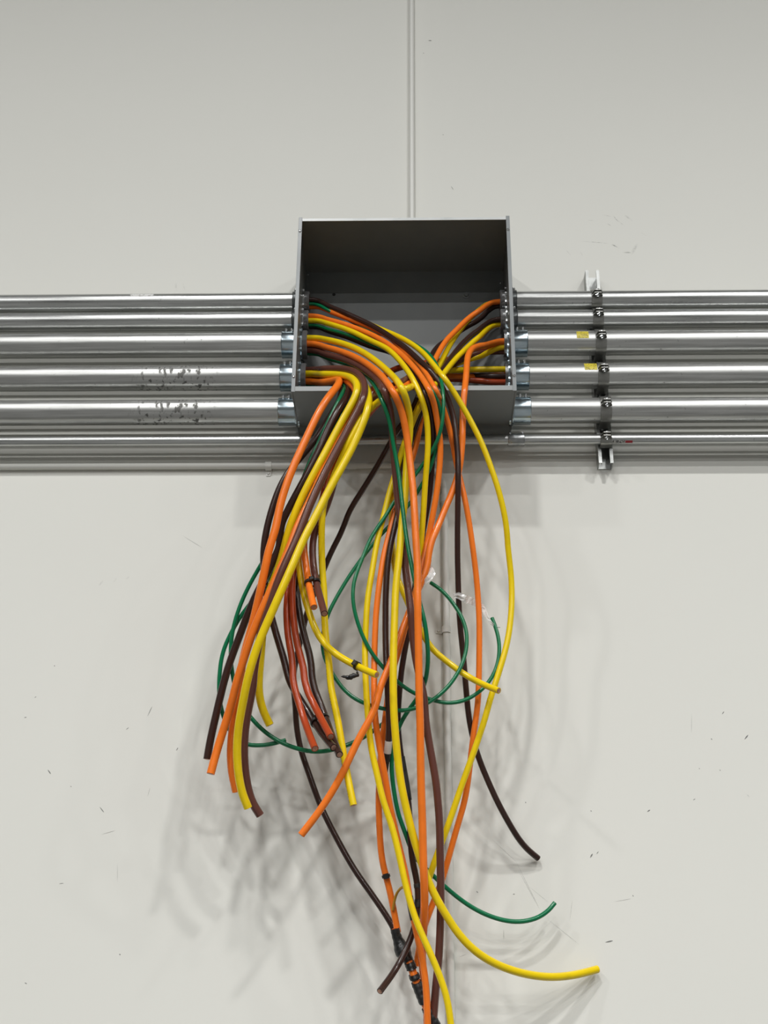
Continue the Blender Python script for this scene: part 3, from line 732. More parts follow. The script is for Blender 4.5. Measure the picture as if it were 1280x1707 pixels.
 ('L2g', 'green', 0.005, 'green wire looping low, its cut end rising beside the small vertical conduit', '-3450,-754,36861 -3131,-754,36861 -2910,-754,36861 -2690,-780,36838 -2471,-936,36690 -2254,-1162,36458 -2041,-1288,36312 -1831,-1382,36187 -1624,-1479,36050 -1422,-1581,35901 -1223,-1678,35750 -1029,-1770,35597 -837,-1859,35443 -642,-1953,35299 -442,-2062,35171 -245,-2199,35023 -64,-2375,34804 91,-2629,34499 230,-2990,34112 355,-3267,33772 471,-3401,33514 581,-3556,33242 686,-3758,32944 784,-3790,32742 919,-3553,32553 983,-3362,32311 965,-3194,32047 908,-3084,31756 834,-3013,31449 741,-2938,31151 621,-2853,30871 475,-2777,30600 313,-2710,30336 133,-2655,30081 -68,-2616,29838 -282,-2592,29603 -498,-2572,29371 -702,-2553,29128 -893,-2537,28875 -1076,-2523,28615 -1251,-2513,28351 -1417,-2506,28080 -1570,-2502,27803 -1714,-2501,27522 -1844,-2500,27235 -1943,-2499,26936 -2001,-2499,26627 -2005,-2497,26314 -1943,-2495,26008 -1817,-2492,25726 -1658,-2488,25464 -1477,-2480,25222 -1258,-2469,25020 -1003,-2451,24875 -726,-2425,24784 -442,-2413,24717 -153,-2406,24681 138,-2393,24706 418,-2370,24797 679,-2341,24944 917,-2311,25134 1127,-2279,25361 1304,-2247,25621 1447,-2214,25907 1544,-2184,26214 1587,-2157,26536 1568,-2130,26862 1478,-2103,27176 1333,-2078,27467 1155,-2052,27739 942,-2026,27982 692,-2001,28181'),
 ('L3y', 'yellow', 0.0092, 'thick yellow cable sweeping away right at the bottom until it touches the wall', '-3450,-1000,36253 -3146,-1000,36253 -2928,-1000,36253 -2706,-1004,36248 -2484,-1092,36177 -2265,-1292,36006 -2048,-1458,35849 -1835,-1606,35696 -1627,-1775,35516 -1423,-1978,35300 -1228,-2192,35061 -1042,-2417,34802 -866,-2656,34523 -698,-2910,34226 -540,-3185,33911 -390,-3488,33575 -248,-3827,33215 -122,-4166,32844 -24,-4321,32570 47,-4236,32424 99,-4047,32329 136,-3888,32212 161,-3758,32075 173,-3651,31923 159,-3515,31645 123,-3423,31346 93,-3363,31030 76,-3323,30706 59,-3292,30378 43,-3263,30052 18,-3237,29728 -22,-3228,29400 -52,-3221,29072 -74,-3211,28748 -98,-3201,28427 -130,-3191,28109 -164,-3182,27793 -187,-3174,27478 -199,-3166,27165 -207,-3157,26855 -215,-3149,26547 -224,-3140,26241 -231,-3132,25938 -234,-3123,25637 -235,-3111,25339 -233,-3093,25046 -227,-3067,24757 -216,-3035,24471 -199,-2998,24190 -177,-2960,23910 -150,-2921,23633 -120,-2881,23358 -84,-2840,23085 -41,-2796,22816 10,-2750,22550 69,-2702,22287 134,-2651,22028 202,-2598,21771 276,-2541,21517 356,-2478,21268 442,-2411,21022 536,-2353,20778 642,-2301,20538 763,-2245,20307 896,-2186,20085 1037,-2126,19867 1186,-2064,19655 1354,-1996,19457 1543,-1919,19278 1755,-1823,19124 1989,-1707,18998 2241,-1575,18898 2505,-1434,18822 2781,-1280,18768 3066,-1111,18737 3359,-928,18730 3658,-741,18751 3961,-552,18799 4264,-364,18870 4628,-149,18975'),
 ('L3o', 'orange', 0.0092, 'thick bright orange cable from the third left opening, hanging straight down the middle in front', '-3450,-994,36065 -3136,-994,36065 -2912,-994,36065 -2689,-1007,36049 -2467,-1141,35920 -2248,-1393,35683 -2033,-1580,35502 -1822,-1752,35326 -1615,-1961,35115 -1411,-2223,34859 -1217,-2496,34583 -1032,-2779,34289 -858,-3083,33971 -695,-3414,33627 -547,-3757,33265 -418,-4056,32919 -308,-4204,32654 -213,-4252,32441 -134,-4135,32318 -69,-4009,32191 -17,-3908,32045 24,-3825,31886 60,-3755,31717 91,-3701,31540 134,-3638,31228 168,-3604,30902 202,-3590,30568 235,-3587,30232 260,-3588,29895 278,-3588,29562 292,-3584,29233 306,-3576,28908 324,-3566,28588 342,-3556,28270 355,-3547,27953 358,-3539,27639 355,-3532,27327 357,-3517,27020 362,-3478,26724 367,-3438,26431 371,-3400,26139 375,-3365,25847 378,-3333,25557 382,-3302,25267 385,-3271,24980 390,-3239,24694 399,-3205,24412 406,-3163,24133 410,-3114,23857 412,-3064,23583 414,-3011,23311 418,-2956,23041 424,-2902,22772 432,-2849,22504 441,-2797,22237 449,-2746,21971 455,-2698,21705 459,-2652,21440 465,-2609,21177 473,-2562,20915 483,-2486,20659 491,-2377,20409 491,-2237,20162 484,-2064,19920 470,-1861,19680 452,-1660,19439 439,-1488,19194 447,-1343,18944 474,-1231,18693 510,-1148,18441 536,-1088,18186 546,-1043,17931 551,-999,17625'),
 ('L3b', 'maroon', 0.0092, 'reddish brown cable hanging straight down beside the thick central orange one', '-3450,-855,35939 -3136,-855,35939 -2919,-855,35939 -2699,-876,35920 -2480,-1043,35765 -2262,-1332,35496 -2047,-1535,35303 -1836,-1712,35127 -1627,-1934,34912 -1424,-2216,34645 -1231,-2506,34357 -1049,-2806,34051 -876,-3122,33727 -717,-3465,33374 -583,-3871,32963 -484,-4095,32643 -417,-4028,32483 -369,-3868,32369 -334,-3741,32232 -308,-3637,32080 -292,-3548,31917 -282,-3471,31748 -273,-3402,31574 -260,-3342,31395 -234,-3258,31091 -207,-3191,30779 -181,-3136,30463 -154,-3090,30144 -120,-3054,29823 -74,-3024,29503 -23,-2998,29185 18,-2975,28866 39,-2954,28546 51,-2935,28227 83,-2920,27911 124,-2908,27597 162,-2902,27283 194,-2893,26971 213,-2856,26672 239,-2822,26373 278,-2797,26075 324,-2775,25779 383,-2757,25486 450,-2740,25198 504,-2722,24908 527,-2702,24617 548,-2678,24329 586,-2650,24046 632,-2618,23767 681,-2585,23490 729,-2551,23215 771,-2517,22941 802,-2482,22667 825,-2443,22395 844,-2396,22125 856,-2339,21858 861,-2272,21594 863,-2199,21332 867,-2121,21071 871,-2044,20812 873,-1972,20552 871,-1908,20291 865,-1849,20031 857,-1791,19772 845,-1733,19514 830,-1674,19257 810,-1615,19002 782,-1557,18747 753,-1499,18494 728,-1440,18242 706,-1381,17990 677,-1303,17639'),
 ('L3g', 'green', 0.0055, 'green wire from the third left opening with its tip turned up at lower right', '-3450,-712,35895 -3149,-712,35895 -2933,-712,35895 -2718,-715,35894 -2508,-762,35832 -2298,-884,35662 -2087,-1021,35491 -1874,-1172,35331 -1660,-1398,35120 -1448,-1722,34836 -1246,-2103,34497 -1064,-2527,34103 -909,-2968,33672 -777,-3410,33228 -667,-3779,32822 -578,-3910,32552 -504,-3937,32339 -439,-3866,32180 -381,-3781,32026 -335,-3701,31866 -303,-3627,31698 -276,-3564,31524 -244,-3512,31345 -208,-3470,31161 -153,-3419,30847 -107,-3385,30523 -68,-3368,30193 -34,-3366,29858 1,-3366,29525 38,-3361,29196 80,-3364,28868 129,-3372,28543 185,-3380,28221 244,-3388,27903 303,-3395,27588 368,-3397,27280 438,-3400,26975 507,-3385,26680 556,-3324,26398 587,-3224,26129 602,-3091,25869 591,-2922,25621 549,-2717,25387 456,-2492,25169 304,-2290,24970 131,-2143,24768 -25,-2052,24537 -143,-2002,24275 -229,-1971,23998 -274,-1946,23711 -282,-1920,23423 -264,-1890,23138 -226,-1852,22858 -178,-1803,22584 -114,-1740,22318 -23,-1663,22063 76,-1574,21813 174,-1495,21563 311,-1431,21329 504,-1375,21133 711,-1316,20950 918,-1244,20772 1133,-1152,20603 1356,-1063,20444 1591,-983,20300 1841,-911,20176 2105,-847,20078 2381,-786,20011 2668,-724,19985 2959,-664,20016 3240,-603,20111 3488,-544,20277 3652,-503,20453'),
 ('L4b', 'maroon', 0.0102, 'thick reddish brown cable folding over the box lip, ending lowest in the left bundle', '-3450,-879,35227 -3111,-879,35227 -2895,-879,35227 -2675,-957,35185 -2453,-1332,34971 -2233,-1824,34689 -2017,-2056,34555 -1802,-2252,34435 -1592,-2439,34301 -1385,-2699,34083 -1204,-2969,33799 -1081,-3210,33471 -1026,-3445,33117 -1030,-3652,32780 -1078,-3702,32545 -1153,-3679,32363 -1236,-3655,32186 -1323,-3638,32009 -1408,-3625,31830 -1493,-3618,31649 -1578,-3614,31467 -1662,-3612,31284 -1745,-3611,31102 -1827,-3610,30919 -1959,-3606,30617 -2086,-3598,30315 -2206,-3591,30013 -2320,-3587,29709 -2424,-3582,29403 -2521,-3573,29099 -2619,-3564,28797 -2727,-3556,28503 -2842,-3542,28216 -2954,-3522,27932 -3054,-3492,27648 -3143,-3449,27367 -3229,-3387,27092 -3318,-3308,26826 -3407,-3219,26563 -3483,-3129,26297 -3545,-3042,26027 -3595,-2956,25755 -3629,-2868,25482 -3650,-2769,25211 -3696,-2661,24946 -3754,-2552,24684 -3804,-2438,24422 -3839,-2324,24157 -3856,-2219,23890 -3852,-2125,23619 -3829,-2039,23347 -3788,-1956,23077 -3725,-1876,22811 -3624,-1795,22557 -3441,-1704,22281'),
 ('L4y', 'yellow', 0.0102, 'yellow cable folding over the lip, its short hooked end hanging behind the left bundle', '-3450,-983,35047 -3087,-983,35047 -2869,-983,35047 -2649,-1089,34983 -2429,-1478,34738 -2209,-1949,34442 -1992,-2171,34302 -1777,-2380,34162 -1560,-2695,33934 -1360,-3061,33621 -1235,-3357,33264 -1228,-3469,32980 -1289,-3478,32770 -1372,-3474,32579 -1460,-3462,32396 -1549,-3446,32217 -1638,-3430,32038 -1725,-3418,31857 -1810,-3412,31673 -1893,-3411,31486 -1975,-3414,31298 -2057,-3413,31113 -2140,-3405,30933 -2224,-3384,30760 -2363,-3340,30478 -2498,-3298,30193 -2624,-3253,29907 -2739,-3199,29621 -2843,-3134,29336 -2931,-3060,29051 -3001,-2981,28762 -3077,-2897,28478 -3168,-2816,28199 -3268,-2746,27920 -3363,-2691,27636 -3430,-2642,27341 -3474,-2590,27044 -3503,-2525,26750 -3522,-2448,26461 -3540,-2361,26176 -3561,-2269,25894 -3581,-2170,25614 -3584,-2070,25335 -3544,-1976,25056 -3454,-1891,24787 -3297,-1804,24479'),
 ('L4ya', 'yellow', 0.0102, 'yellow cable in front of the left bundle, ending beside the lowest brown tip', '-3450,-775,35047 -3172,-775,35047 -2947,-775,35047 -2721,-780,35049 -2496,-898,34995 -2271,-1193,34822 -2048,-1452,34653 -1826,-1704,34486 -1605,-1989,34297 -1387,-2331,34058 -1184,-2681,33767 -1023,-3032,33407 -929,-3360,33013 -899,-3587,32664 -917,-3681,32397 -961,-3715,32171 -1021,-3713,31971 -1088,-3694,31785 -1158,-3677,31600 -1232,-3668,31414 -1308,-3667,31226 -1388,-3672,31038 -1471,-3681,30850 -1556,-3692,30665 -1697,-3708,30359 -1834,-3717,30058 -1966,-3721,29758 -2093,-3722,29460 -2223,-3724,29166 -2354,-3727,28875 -2475,-3731,28581 -2583,-3735,28284 -2688,-3738,27987 -2795,-3737,27697 -2904,-3727,27412 -3012,-3704,27135 -3121,-3669,26863 -3231,-3628,26595 -3339,-3583,26329 -3441,-3537,26062 -3534,-3486,25795 -3615,-3426,25527 -3686,-3348,25263 -3748,-3250,25002 -3804,-3134,24745 -3860,-3008,24491 -3911,-2882,24236 -3945,-2762,23976 -3960,-2651,23713 -3955,-2546,23448 -3931,-2445,23184 -3887,-2341,22923 -3818,-2232,22668 -3692,-2105,22376'),
 ('L4o', 'orange', 0.0102, 'leftmost orange cable folding over the lip, vanishing behind a yellow one low at left', '-3450,-879,34867 -3098,-879,34867 -2877,-879,34867 -2653,-982,34797 -2430,-1405,34523 -2209,-1933,34207 -1989,-2245,34048 -1767,-2622,33846 -1785,-2984,33447 -1888,-3135,33184 -1993,-3235,32952 -2091,-3301,32735 -2181,-3344,32525 -2263,-3373,32319 -2340,-3394,32116 -2413,-3413,31913 -2484,-3429,31712 -2555,-3444,31513 -2626,-3456,31316 -2696,-3464,31122 -2764,-3469,30930 -2830,-3468,30740 -2891,-3464,30551 -2949,-3456,30364 -3035,-3438,30051 -3107,-3417,29736 -3159,-3396,29419 -3207,-3375,29104 -3282,-3350,28799 -3357,-3319,28499 -3411,-3276,28200 -3464,-3215,27909 -3522,-3134,27628 -3583,-3040,27353 -3648,-2941,27082 -3716,-2840,26812 -3790,-2740,26544 -3868,-2643,26277 -3938,-2548,26007 -3993,-2455,25734 -4017,-2368,25455 -4029,-2290,25173 -4068,-2221,24892 -4122,-2158,24614 -4168,-2093,24336 -4198,-2018,24059 -4210,-1932,23784 -4198,-1837,23511 -4159,-1739,23242 -4067,-1605,22872'),
 ('L4oa', 'orange', 0.0102, 'orange cable in the left bundle with its bare tip lowest among the leftmost ends', '-3450,-671,35227 -3152,-671,35227 -2928,-671,35227 -2702,-699,35196 -2476,-952,34988 -2246,-1450,34644 -2017,-1823,34407 -1796,-2118,34197 -1584,-2445,33931 -1392,-2865,33560 -1266,-3128,33221 -1241,-3077,33034 -1273,-3127,32790 -1335,-3170,32562 -1405,-3206,32343 -1476,-3240,32126 -1550,-3276,31913 -1630,-3305,31707 -1714,-3315,31516 -1798,-3322,31326 -1877,-3328,31136 -1953,-3337,30944 -2026,-3350,30749 -2098,-3369,30552 -2217,-3392,30231 -2337,-3403,29919 -2458,-3406,29614 -2580,-3407,29313 -2692,-3405,29011 -2787,-3393,28708 -2886,-3375,28412 -2996,-3354,28124 -3108,-3331,27840 -3221,-3303,27560 -3333,-3267,27284 -3444,-3221,27012 -3554,-3165,26744 -3660,-3098,26479 -3757,-3021,26215 -3845,-2935,25951 -3931,-2844,25688 -4015,-2753,25426 -4089,-2658,25161 -4157,-2560,24897 -4233,-2469,24633 -4313,-2394,24367 -4391,-2342,24097 -4465,-2314,23821 -4531,-2303,23541 -4610,-2300,23147'),
 ('L4bb', 'brown', 0.00969, 'dark brown cable ending furthest left of all the hanging cables', '-3450,-567,35047 -3158,-567,35047 -2934,-567,35047 -2708,-602,35034 -2481,-899,34880 -2252,-1439,34558 -2028,-1760,34355 -1804,-2077,34155 -1593,-2388,33904 -1476,-2728,33515 -1515,-2928,33186 -1600,-3064,32918 -1692,-3144,32687 -1783,-3187,32475 -1868,-3206,32275 -1945,-3210,32079 -2016,-3209,31883 -2086,-3206,31689 -2158,-3203,31497 -2231,-3198,31307 -2306,-3191,31121 -2384,-3181,30938 -2464,-3165,30761 -2547,-3146,30587 -2689,-3105,30304 -2830,-3059,30026 -2965,-3011,29746 -3087,-2964,29461 -3138,-2911,29157 -3149,-2851,28851 -3253,-2796,28566 -3378,-2734,28294 -3510,-2663,28029 -3652,-2548,27786 -3788,-2418,27544 -3906,-2308,27286 -4012,-2223,27016 -4110,-2163,26736 -4208,-2118,26453 -4301,-2081,26168 -4386,-2043,25882 -4459,-2007,25593 -4521,-1974,25302 -4578,-1942,25011 -4632,-1912,24721 -4685,-1882,24432 -4734,-1852,24145 -4774,-1823,23857 -4799,-1802,23626'),
 ('L4bc', 'brown', 0.009, 'dark brown cable bowing out behind the orange one, ending in the cut cluster of four', '-3450,-671,34867 -3145,-671,34867 -2920,-671,34867 -2692,-711,34848 -2466,-1003,34698 -2239,-1491,34435 -2019,-1766,34250 -1803,-2271,33848 -1681,-2772,33356 -1722,-2772,33141 -1808,-2780,32941 -1898,-2854,32711 -1992,-2906,32496 -2085,-2937,32293 -2180,-2954,32101 -2281,-2962,31918 -2389,-2964,31745 -2501,-2961,31579 -2617,-2955,31419 -2736,-2946,31263 -2854,-2935,31109 -2965,-2924,30949 -3063,-2911,30780 -3149,-2896,30605 -3266,-2869,30302 -3359,-2838,29992 -3437,-2803,29681 -3500,-2763,29370 -3546,-2717,29059 -3565,-2659,28750 -3558,-2587,28448 -3534,-2503,28153 -3490,-2461,27843 -3426,-2449,27526 -3348,-2443,27213 -3259,-2438,26904 -3164,-2433,26599 -3065,-2427,26299 -2967,-2418,26002 -2881,-2413,25703 -2785,-2413,25408 -2635,-2428,25133 -2463,-2470,24865 -2293,-2545,24589 -2119,-2679,24299 -1934,-2898,23996 -1730,-3199,23690 -1604,-3382,23513'),
 ('L4g', 'green', 0.0055, 'green wire at left swinging in a long low arc behind the bundle towards the middle', '-3450,-775,34775 -3137,-775,34775 -2912,-775,34775 -2686,-811,34755 -2459,-1083,34601 -2234,-1558,34344 -2015,-1843,34206 -1796,-2133,34058 -1616,-2564,33698 -1644,-2877,33301 -1717,-2990,33037 -1795,-3051,32806 -1874,-3082,32594 -1953,-3095,32392 -2030,-3096,32198 -2104,-3089,32006 -2176,-3078,31816 -2248,-3064,31629 -2324,-3049,31445 -2399,-3032,31263 -2468,-3013,31079 -2532,-2992,30895 -2595,-2968,30712 -2660,-2940,30533 -2776,-2886,30242 -2901,-2823,29961 -3037,-2747,29693 -3184,-2652,29438 -3320,-2541,29184 -3456,-2425,28932 -3601,-2319,28681 -3752,-2236,28426 -3898,-2177,28161 -4028,-2136,27884 -4141,-2103,27596 -4233,-2073,27301 -4304,-2042,27001 -4347,-2008,26697 -4359,-1969,26393 -4341,-1927,26090 -4295,-1883,25791 -4231,-1835,25499 -4144,-1785,25214 -3998,-1733,24957 -3813,-1681,24725 -3608,-1632,24511 -3379,-1590,24323 -3127,-1554,24166 -2857,-1522,24044 -2573,-1492,23959 -2282,-1463,23913 -1987,-1439,23920 -1697,-1420,23981 -1417,-1409,24078 -1146,-1409,24200 -888,-1424,24346 -645,-1460,24514 -402,-1517,24677 -96,-1596,24847'),
 ('L4ga', 'green', 0.0055, 'green wire at far left with a short upturned tip under the left bundle', '-3450,-539,34911 -3144,-539,34911 -2916,-539,34911 -2688,-594,34877 -2461,-946,34673 -2237,-1472,34386 -2018,-1733,34242 -1803,-1961,34070 -1586,-2737,33489 -1524,-2737,33279 -1553,-2787,33032 -1611,-2885,32771 -1682,-2943,32539 -1759,-2970,32327 -1835,-2976,32128 -1908,-2971,31934 -1978,-2959,31743 -2047,-2945,31553 -2114,-2931,31363 -2181,-2920,31174 -2249,-2911,30983 -2316,-2906,30792 -2382,-2905,30600 -2448,-2906,30408 -2553,-2912,30086 -2655,-2913,29768 -2757,-2895,29461 -2863,-2837,29173 -2977,-2733,28908 -3102,-2594,28662 -3251,-2443,28431 -3427,-2310,28210 -3605,-2200,27983 -3784,-2115,27750 -3969,-2050,27516 -4146,-1994,27275 -4298,-1944,27016 -4429,-1900,26744 -4538,-1862,26462 -4602,-1830,26165 -4626,-1799,25860 -4630,-1768,25556 -4608,-1737,25254 -4552,-1704,24956 -4456,-1671,24670 -4316,-1636,24405 -4119,-1597,24181 -3853,-1553,24059 -3560,-1508,24049 -3272,-1460,24100 -2934,-1402,24209'),
 ('R1o', 'orange', 0.0078, 'orange cable from the top right opening, passing left and reappearing low with tape', '3450,-816,37603 3232,-816,37603 3019,-816,37603 2807,-817,37602 2597,-872,37530 2392,-1007,37320 2195,-1149,37060 2009,-1225,36876 1837,-1308,36669 1677,-1411,36434 1524,-1520,36189 1371,-1640,35942 1223,-1776,35680 1096,-1930,35390 987,-2108,35075 888,-2316,34739 798,-2567,34374 723,-2869,33977 664,-3138,33600 618,-3226,33332 576,-3377,33028 539,-3246,32890 505,-3125,32744 476,-3020,32588 437,-2909,32291 381,-2842,31973 306,-2771,31663 215,-2736,31341 110,-2705,31025 -4,-2677,30712 -116,-2669,30392 -202,-2684,30055 -263,-2698,29714 -331,-2698,29384 -406,-2691,29062 -476,-2689,28739 -533,-2686,28417 -577,-2677,28096 -615,-2663,27780 -648,-2644,27467 -674,-2622,27157 -691,-2600,26848 -701,-2578,26541 -709,-2556,26236 -714,-2535,25932 -714,-2536,25624 -711,-2538,25318 -706,-2539,25015 -695,-2531,24717 -671,-2494,24430 -632,-2451,24148 -583,-2406,23870 -530,-2363,23593 -476,-2320,23318 -425,-2277,23045 -379,-2230,22772 -331,-2180,22502 -273,-2125,22236 -211,-2069,21973 -146,-2014,21711 -80,-1962,21450 -14,-1913,21190 46,-1861,20930 96,-1806,20670 143,-1798,20404 192,-1799,20138 246,-1796,19877 303,-1793,19617 363,-1771,19363 419,-1735,19111 464,-1705,18857 499,-1679,18603 523,-1658,18350 538,-1639,18096 546,-1620,17844 553,-1604,17594'),
 ('R1y', 'yellow', 0.0078, 'yellow cable crossing behind the middle bundle, its cut end pointing right by the green loops', '3450,-621,37694 3054,-621,37694 2841,-621,37694 2633,-622,37692 2432,-655,37601 2242,-727,37391 2066,-801,37174 1906,-890,36940 1759,-1002,36678 1619,-1128,36403 1485,-1266,36117 1362,-1417,35817 1251,-1584,35503 1148,-1766,35177 1048,-1968,34842 948,-2199,34493 849,-2457,34133 752,-2650,33817 659,-2763,33550 566,-3175,33110 482,-3080,32967 401,-2992,32819 323,-2931,32653 203,-2860,32356 94,-2815,32040 -8,-2748,31736 -91,-2711,31412 -157,-2673,31084 -215,-2636,30758 -254,-2595,30431 -284,-2551,30107 -312,-2503,29787 -318,-2473,29459 -292,-2464,29125 -260,-2450,28797 -230,-2431,28473 -159,-2408,28160 -46,-2382,27865 76,-2355,27577 199,-2324,27292 329,-2286,27016 464,-2225,26752 614,-2162,26499 802,-2104,26274 1031,-2062,26085 1266,-2052,25898 1506,-2090,25706 1755,-2195,25517 2008,-2384,25325 2310,-2687,25094'),
 ('R1b', 'brown', 0.0076, 'nearly black cable slanting away left under the box, ending in the tape knot', '3450,-670,37545 3051,-670,37545 2861,-670,37545 2675,-671,37517 2483,-688,37361 2288,-729,37109 2093,-771,36922 1903,-824,36768 1716,-906,36586 1535,-1001,36387 1357,-1116,36174 1177,-1260,35948 1004,-1445,35690 860,-1675,35367 756,-1954,34987 677,-2286,34565 610,-2671,34111 549,-3043,33671 494,-3154,33392 437,-3187,33161 371,-2979,33075 295,-2895,32921 206,-2849,32752 25,-2805,32477 -164,-2781,32199 -329,-2511,32034 -486,-2333,31812 -643,-2246,31544 -806,-2168,31275 -973,-2098,31007 -1142,-2034,30738 -1311,-1973,30469 -1460,-1910,30190 -1572,-1848,29893 -1693,-1789,29600 -1833,-1731,29319 -1965,-1674,29032 -2082,-1619,28741 -2195,-1564,28448 -2308,-1510,28158 -2420,-1456,27868 -2516,-1404,27573 -2587,-1355,27270 -2648,-1310,26965 -2711,-1269,26661 -2769,-1233,26356 -2815,-1201,26050 -2827,-1169,25741 -2790,-1138,25435 -2753,-1106,25130 -2729,-1074,24827 -2688,-1044,24526 -2626,-1018,24230 -2540,-997,23939 -2435,-981,23655 -2328,-967,23374 -2221,-954,23094 -2110,-942,22818 -1987,-930,22549 -1852,-920,22287 -1710,-914,22030 -1566,-914,21775 -1419,-920,21522 -1268,-930,21274 -1107,-942,21034 -938,-954,20801 -767,-966,20573 -600,-977,20344 -438,-987,20115 -289,-995,19880 -182,-1000,19687'),
 ('R2b', 'brown', 0.0078, 'dark brown cable from the second right opening, wrapped once in white tape lower down', '3450,-838,36965 3220,-838,36965 3002,-838,36965 2785,-838,36964 2571,-861,36896 2364,-956,36699 2171,-1079,36446 1991,-1173,36245 1822,-1287,36016 1664,-1431,35754 1520,-1590,35472 1385,-1765,35175 1255,-1962,34864 1131,-2186,34536 1011,-2443,34188 898,-2710,33836 795,-2958,33494 698,-3452,33007 618,-3407,32836 544,-3317,32687 473,-3211,32546 404,-3110,32401 338,-3022,32246 275,-2965,32074 176,-2901,31768 81,-2859,31450 4,-2833,31122 -30,-2821,30780 -47,-2807,30440 -87,-2803,30100 -143,-2807,29762 -210,-2811,29430 -281,-2800,29108 -341,-2783,28789 -385,-2762,28471 -413,-2740,28154 -430,-2716,27838 -440,-2692,27525 -443,-2669,27213 -442,-2650,26901 -440,-2634,26591 -433,-2624,26281 -420,-2622,25972 -402,-2625,25663 -387,-2599,25366 -375,-2570,25071 -359,-2538,24780 -342,-2487,24496 -339,-2408,24220 -352,-2296,23955 -382,-2150,23699 -428,-1976,23451 -470,-1780,23207 -498,-1536,22971 -515,-1283,22733'),
 ('R2y', 'yellow', 0.0078, 'yellow cable running off the bottom in front of the taped tail', '3450,-705,36879 3204,-705,36879 2987,-705,36879 2772,-709,36872 2561,-813,36737 2360,-1011,36448 2173,-1188,36140 2003,-1289,35920 1841,-1427,35668 1680,-1619,35383 1523,-1826,35088 1376,-2052,34774 1239,-2308,34438 1106,-2593,34085 976,-2881,33735 850,-3197,33370 729,-3617,32947 620,-3552,32807 516,-3482,32666 418,-3379,32541 329,-3260,32418 254,-3158,32276 190,-3081,32115 123,-3026,31945 3,-2946,31658 -91,-2887,31350 -178,-2841,31035 -268,-2808,30718 -356,-2785,30396 -433,-2769,30071 -503,-2759,29743 -579,-2754,29417 -652,-2751,29093 -708,-2748,28767 -754,-2744,28442 -800,-2738,28121 -847,-2729,27804 -886,-2717,27489 -911,-2702,27176 -924,-2686,26865 -935,-2666,26557 -942,-2647,26251 -939,-2642,25942 -928,-2636,25636 -913,-2627,25334 -893,-2617,25034 -870,-2606,24738 -846,-2593,24444 -818,-2579,24153 -783,-2564,23865 -733,-2548,23582 -668,-2532,23303 -602,-2516,23027 -537,-2500,22753 -466,-2483,22482 -378,-2466,22219 -285,-2449,21958 -206,-2433,21696 -138,-2417,21432 -75,-2403,21168 -14,-2391,20905 45,-2380,20644 111,-2369,20386 185,-2360,20132 268,-2350,19883 364,-2341,19640 471,-2331,19403 580,-2321,19168 686,-2310,18935 786,-2295,18701 877,-2278,18465 954,-2257,18227 1009,-2236,17985 1044,-2213,17741 1063,-2201,17594'),
 ('R3o', 'orange', 0.0088, 'orange cable dropping from the third right opening, slanting left to a clean cut end', '3450,-1010,36097 3215,-1010,36097 2995,-1010,36097 2776,-1011,36093 2557,-1091,35986 2338,-1353,35754 2119,-1655,35526 1918,-1909,35278 1796,-2137,34939 1746,-2306,34606 1721,-2434,34298 1698,-2532,34011 1671,-2606,33741 1638,-2771,33421 1613,-2771,33200 1594,-2772,32979 1580,-2773,32758 1573,-2774,32538 1567,-2776,32320 1559,-2778,32102 1548,-2745,31904 1533,-2716,31705 1514,-2693,31504 1490,-2669,31305 1427,-2629,30980 1331,-2592,30664 1214,-2584,30344 1088,-2601,30019 966,-2639,29686 845,-2695,29348 724,-2738,29019 650,-2737,28698 606,-2718,28380 513,-2711,28072 396,-2715,27771 282,-2726,27468 171,-2737,27168 64,-2770,26860 -39,-2809,26553 -138,-2836,26251 -235,-2854,25954 -335,-2867,25664 -447,-2877,25382 -550,-2884,25099 -618,-2886,24810 -703,-2880,24529 -828,-2866,24270 -965,-2848,24020 -1094,-2829,23768 -1213,-2813,23511 -1330,-2801,23255 -1453,-2769,23008 -1584,-2731,22768 -1725,-2699,22533 -1875,-2672,22305 -2032,-2648,22082 -2196,-2626,21866 -2362,-2607,21652'),
 ('R3r', 'red', 0.0088, 'glossy brick red cable with its cut end left of the cluster of cut ends', '3450,-777,36118 3219,-777,36118 3024,-777,36118 2817,-777,36118 2604,-793,36091 2393,-854,35997 2185,-915,35886 1979,-957,35804 1776,-1004,35703 1580,-1067,35574 1383,-1138,35442 1181,-1214,35332 976,-1297,35245 770,-1389,35162 566,-1491,35071 363,-1607,34969 163,-1735,34855 -34,-1875,34723 -223,-2021,34565 -399,-2169,34374 -554,-2313,34152 -684,-2449,33906 -782,-2749,33542 -863,-2836,33291 -976,-2871,32928 -1129,-2891,32603 -1398,-2871,32428 -1660,-2844,32249 -1795,-2814,31945 -1878,-2720,31650 -1949,-2641,31345 -2010,-2576,31031 -2061,-2537,30705 -2107,-2508,30375 -2179,-2497,30047 -2327,-2493,29753 -2522,-2497,29493 -2698,-2521,29214 -2799,-2542,28894 -2833,-2560,28558 -2857,-2572,28226 -2891,-2577,27900 -2916,-2583,27576 -2922,-2584,27254 -2906,-2578,26938 -2872,-2567,26626 -2818,-2555,26319 -2754,-2545,26016 -2716,-2544,25709 -2691,-2560,25398 -2618,-2591,25091 -2520,-2633,24790 -2416,-2711,24483 -2304,-2848,24166 -2179,-3053,23838 -2046,-3290,23510'),
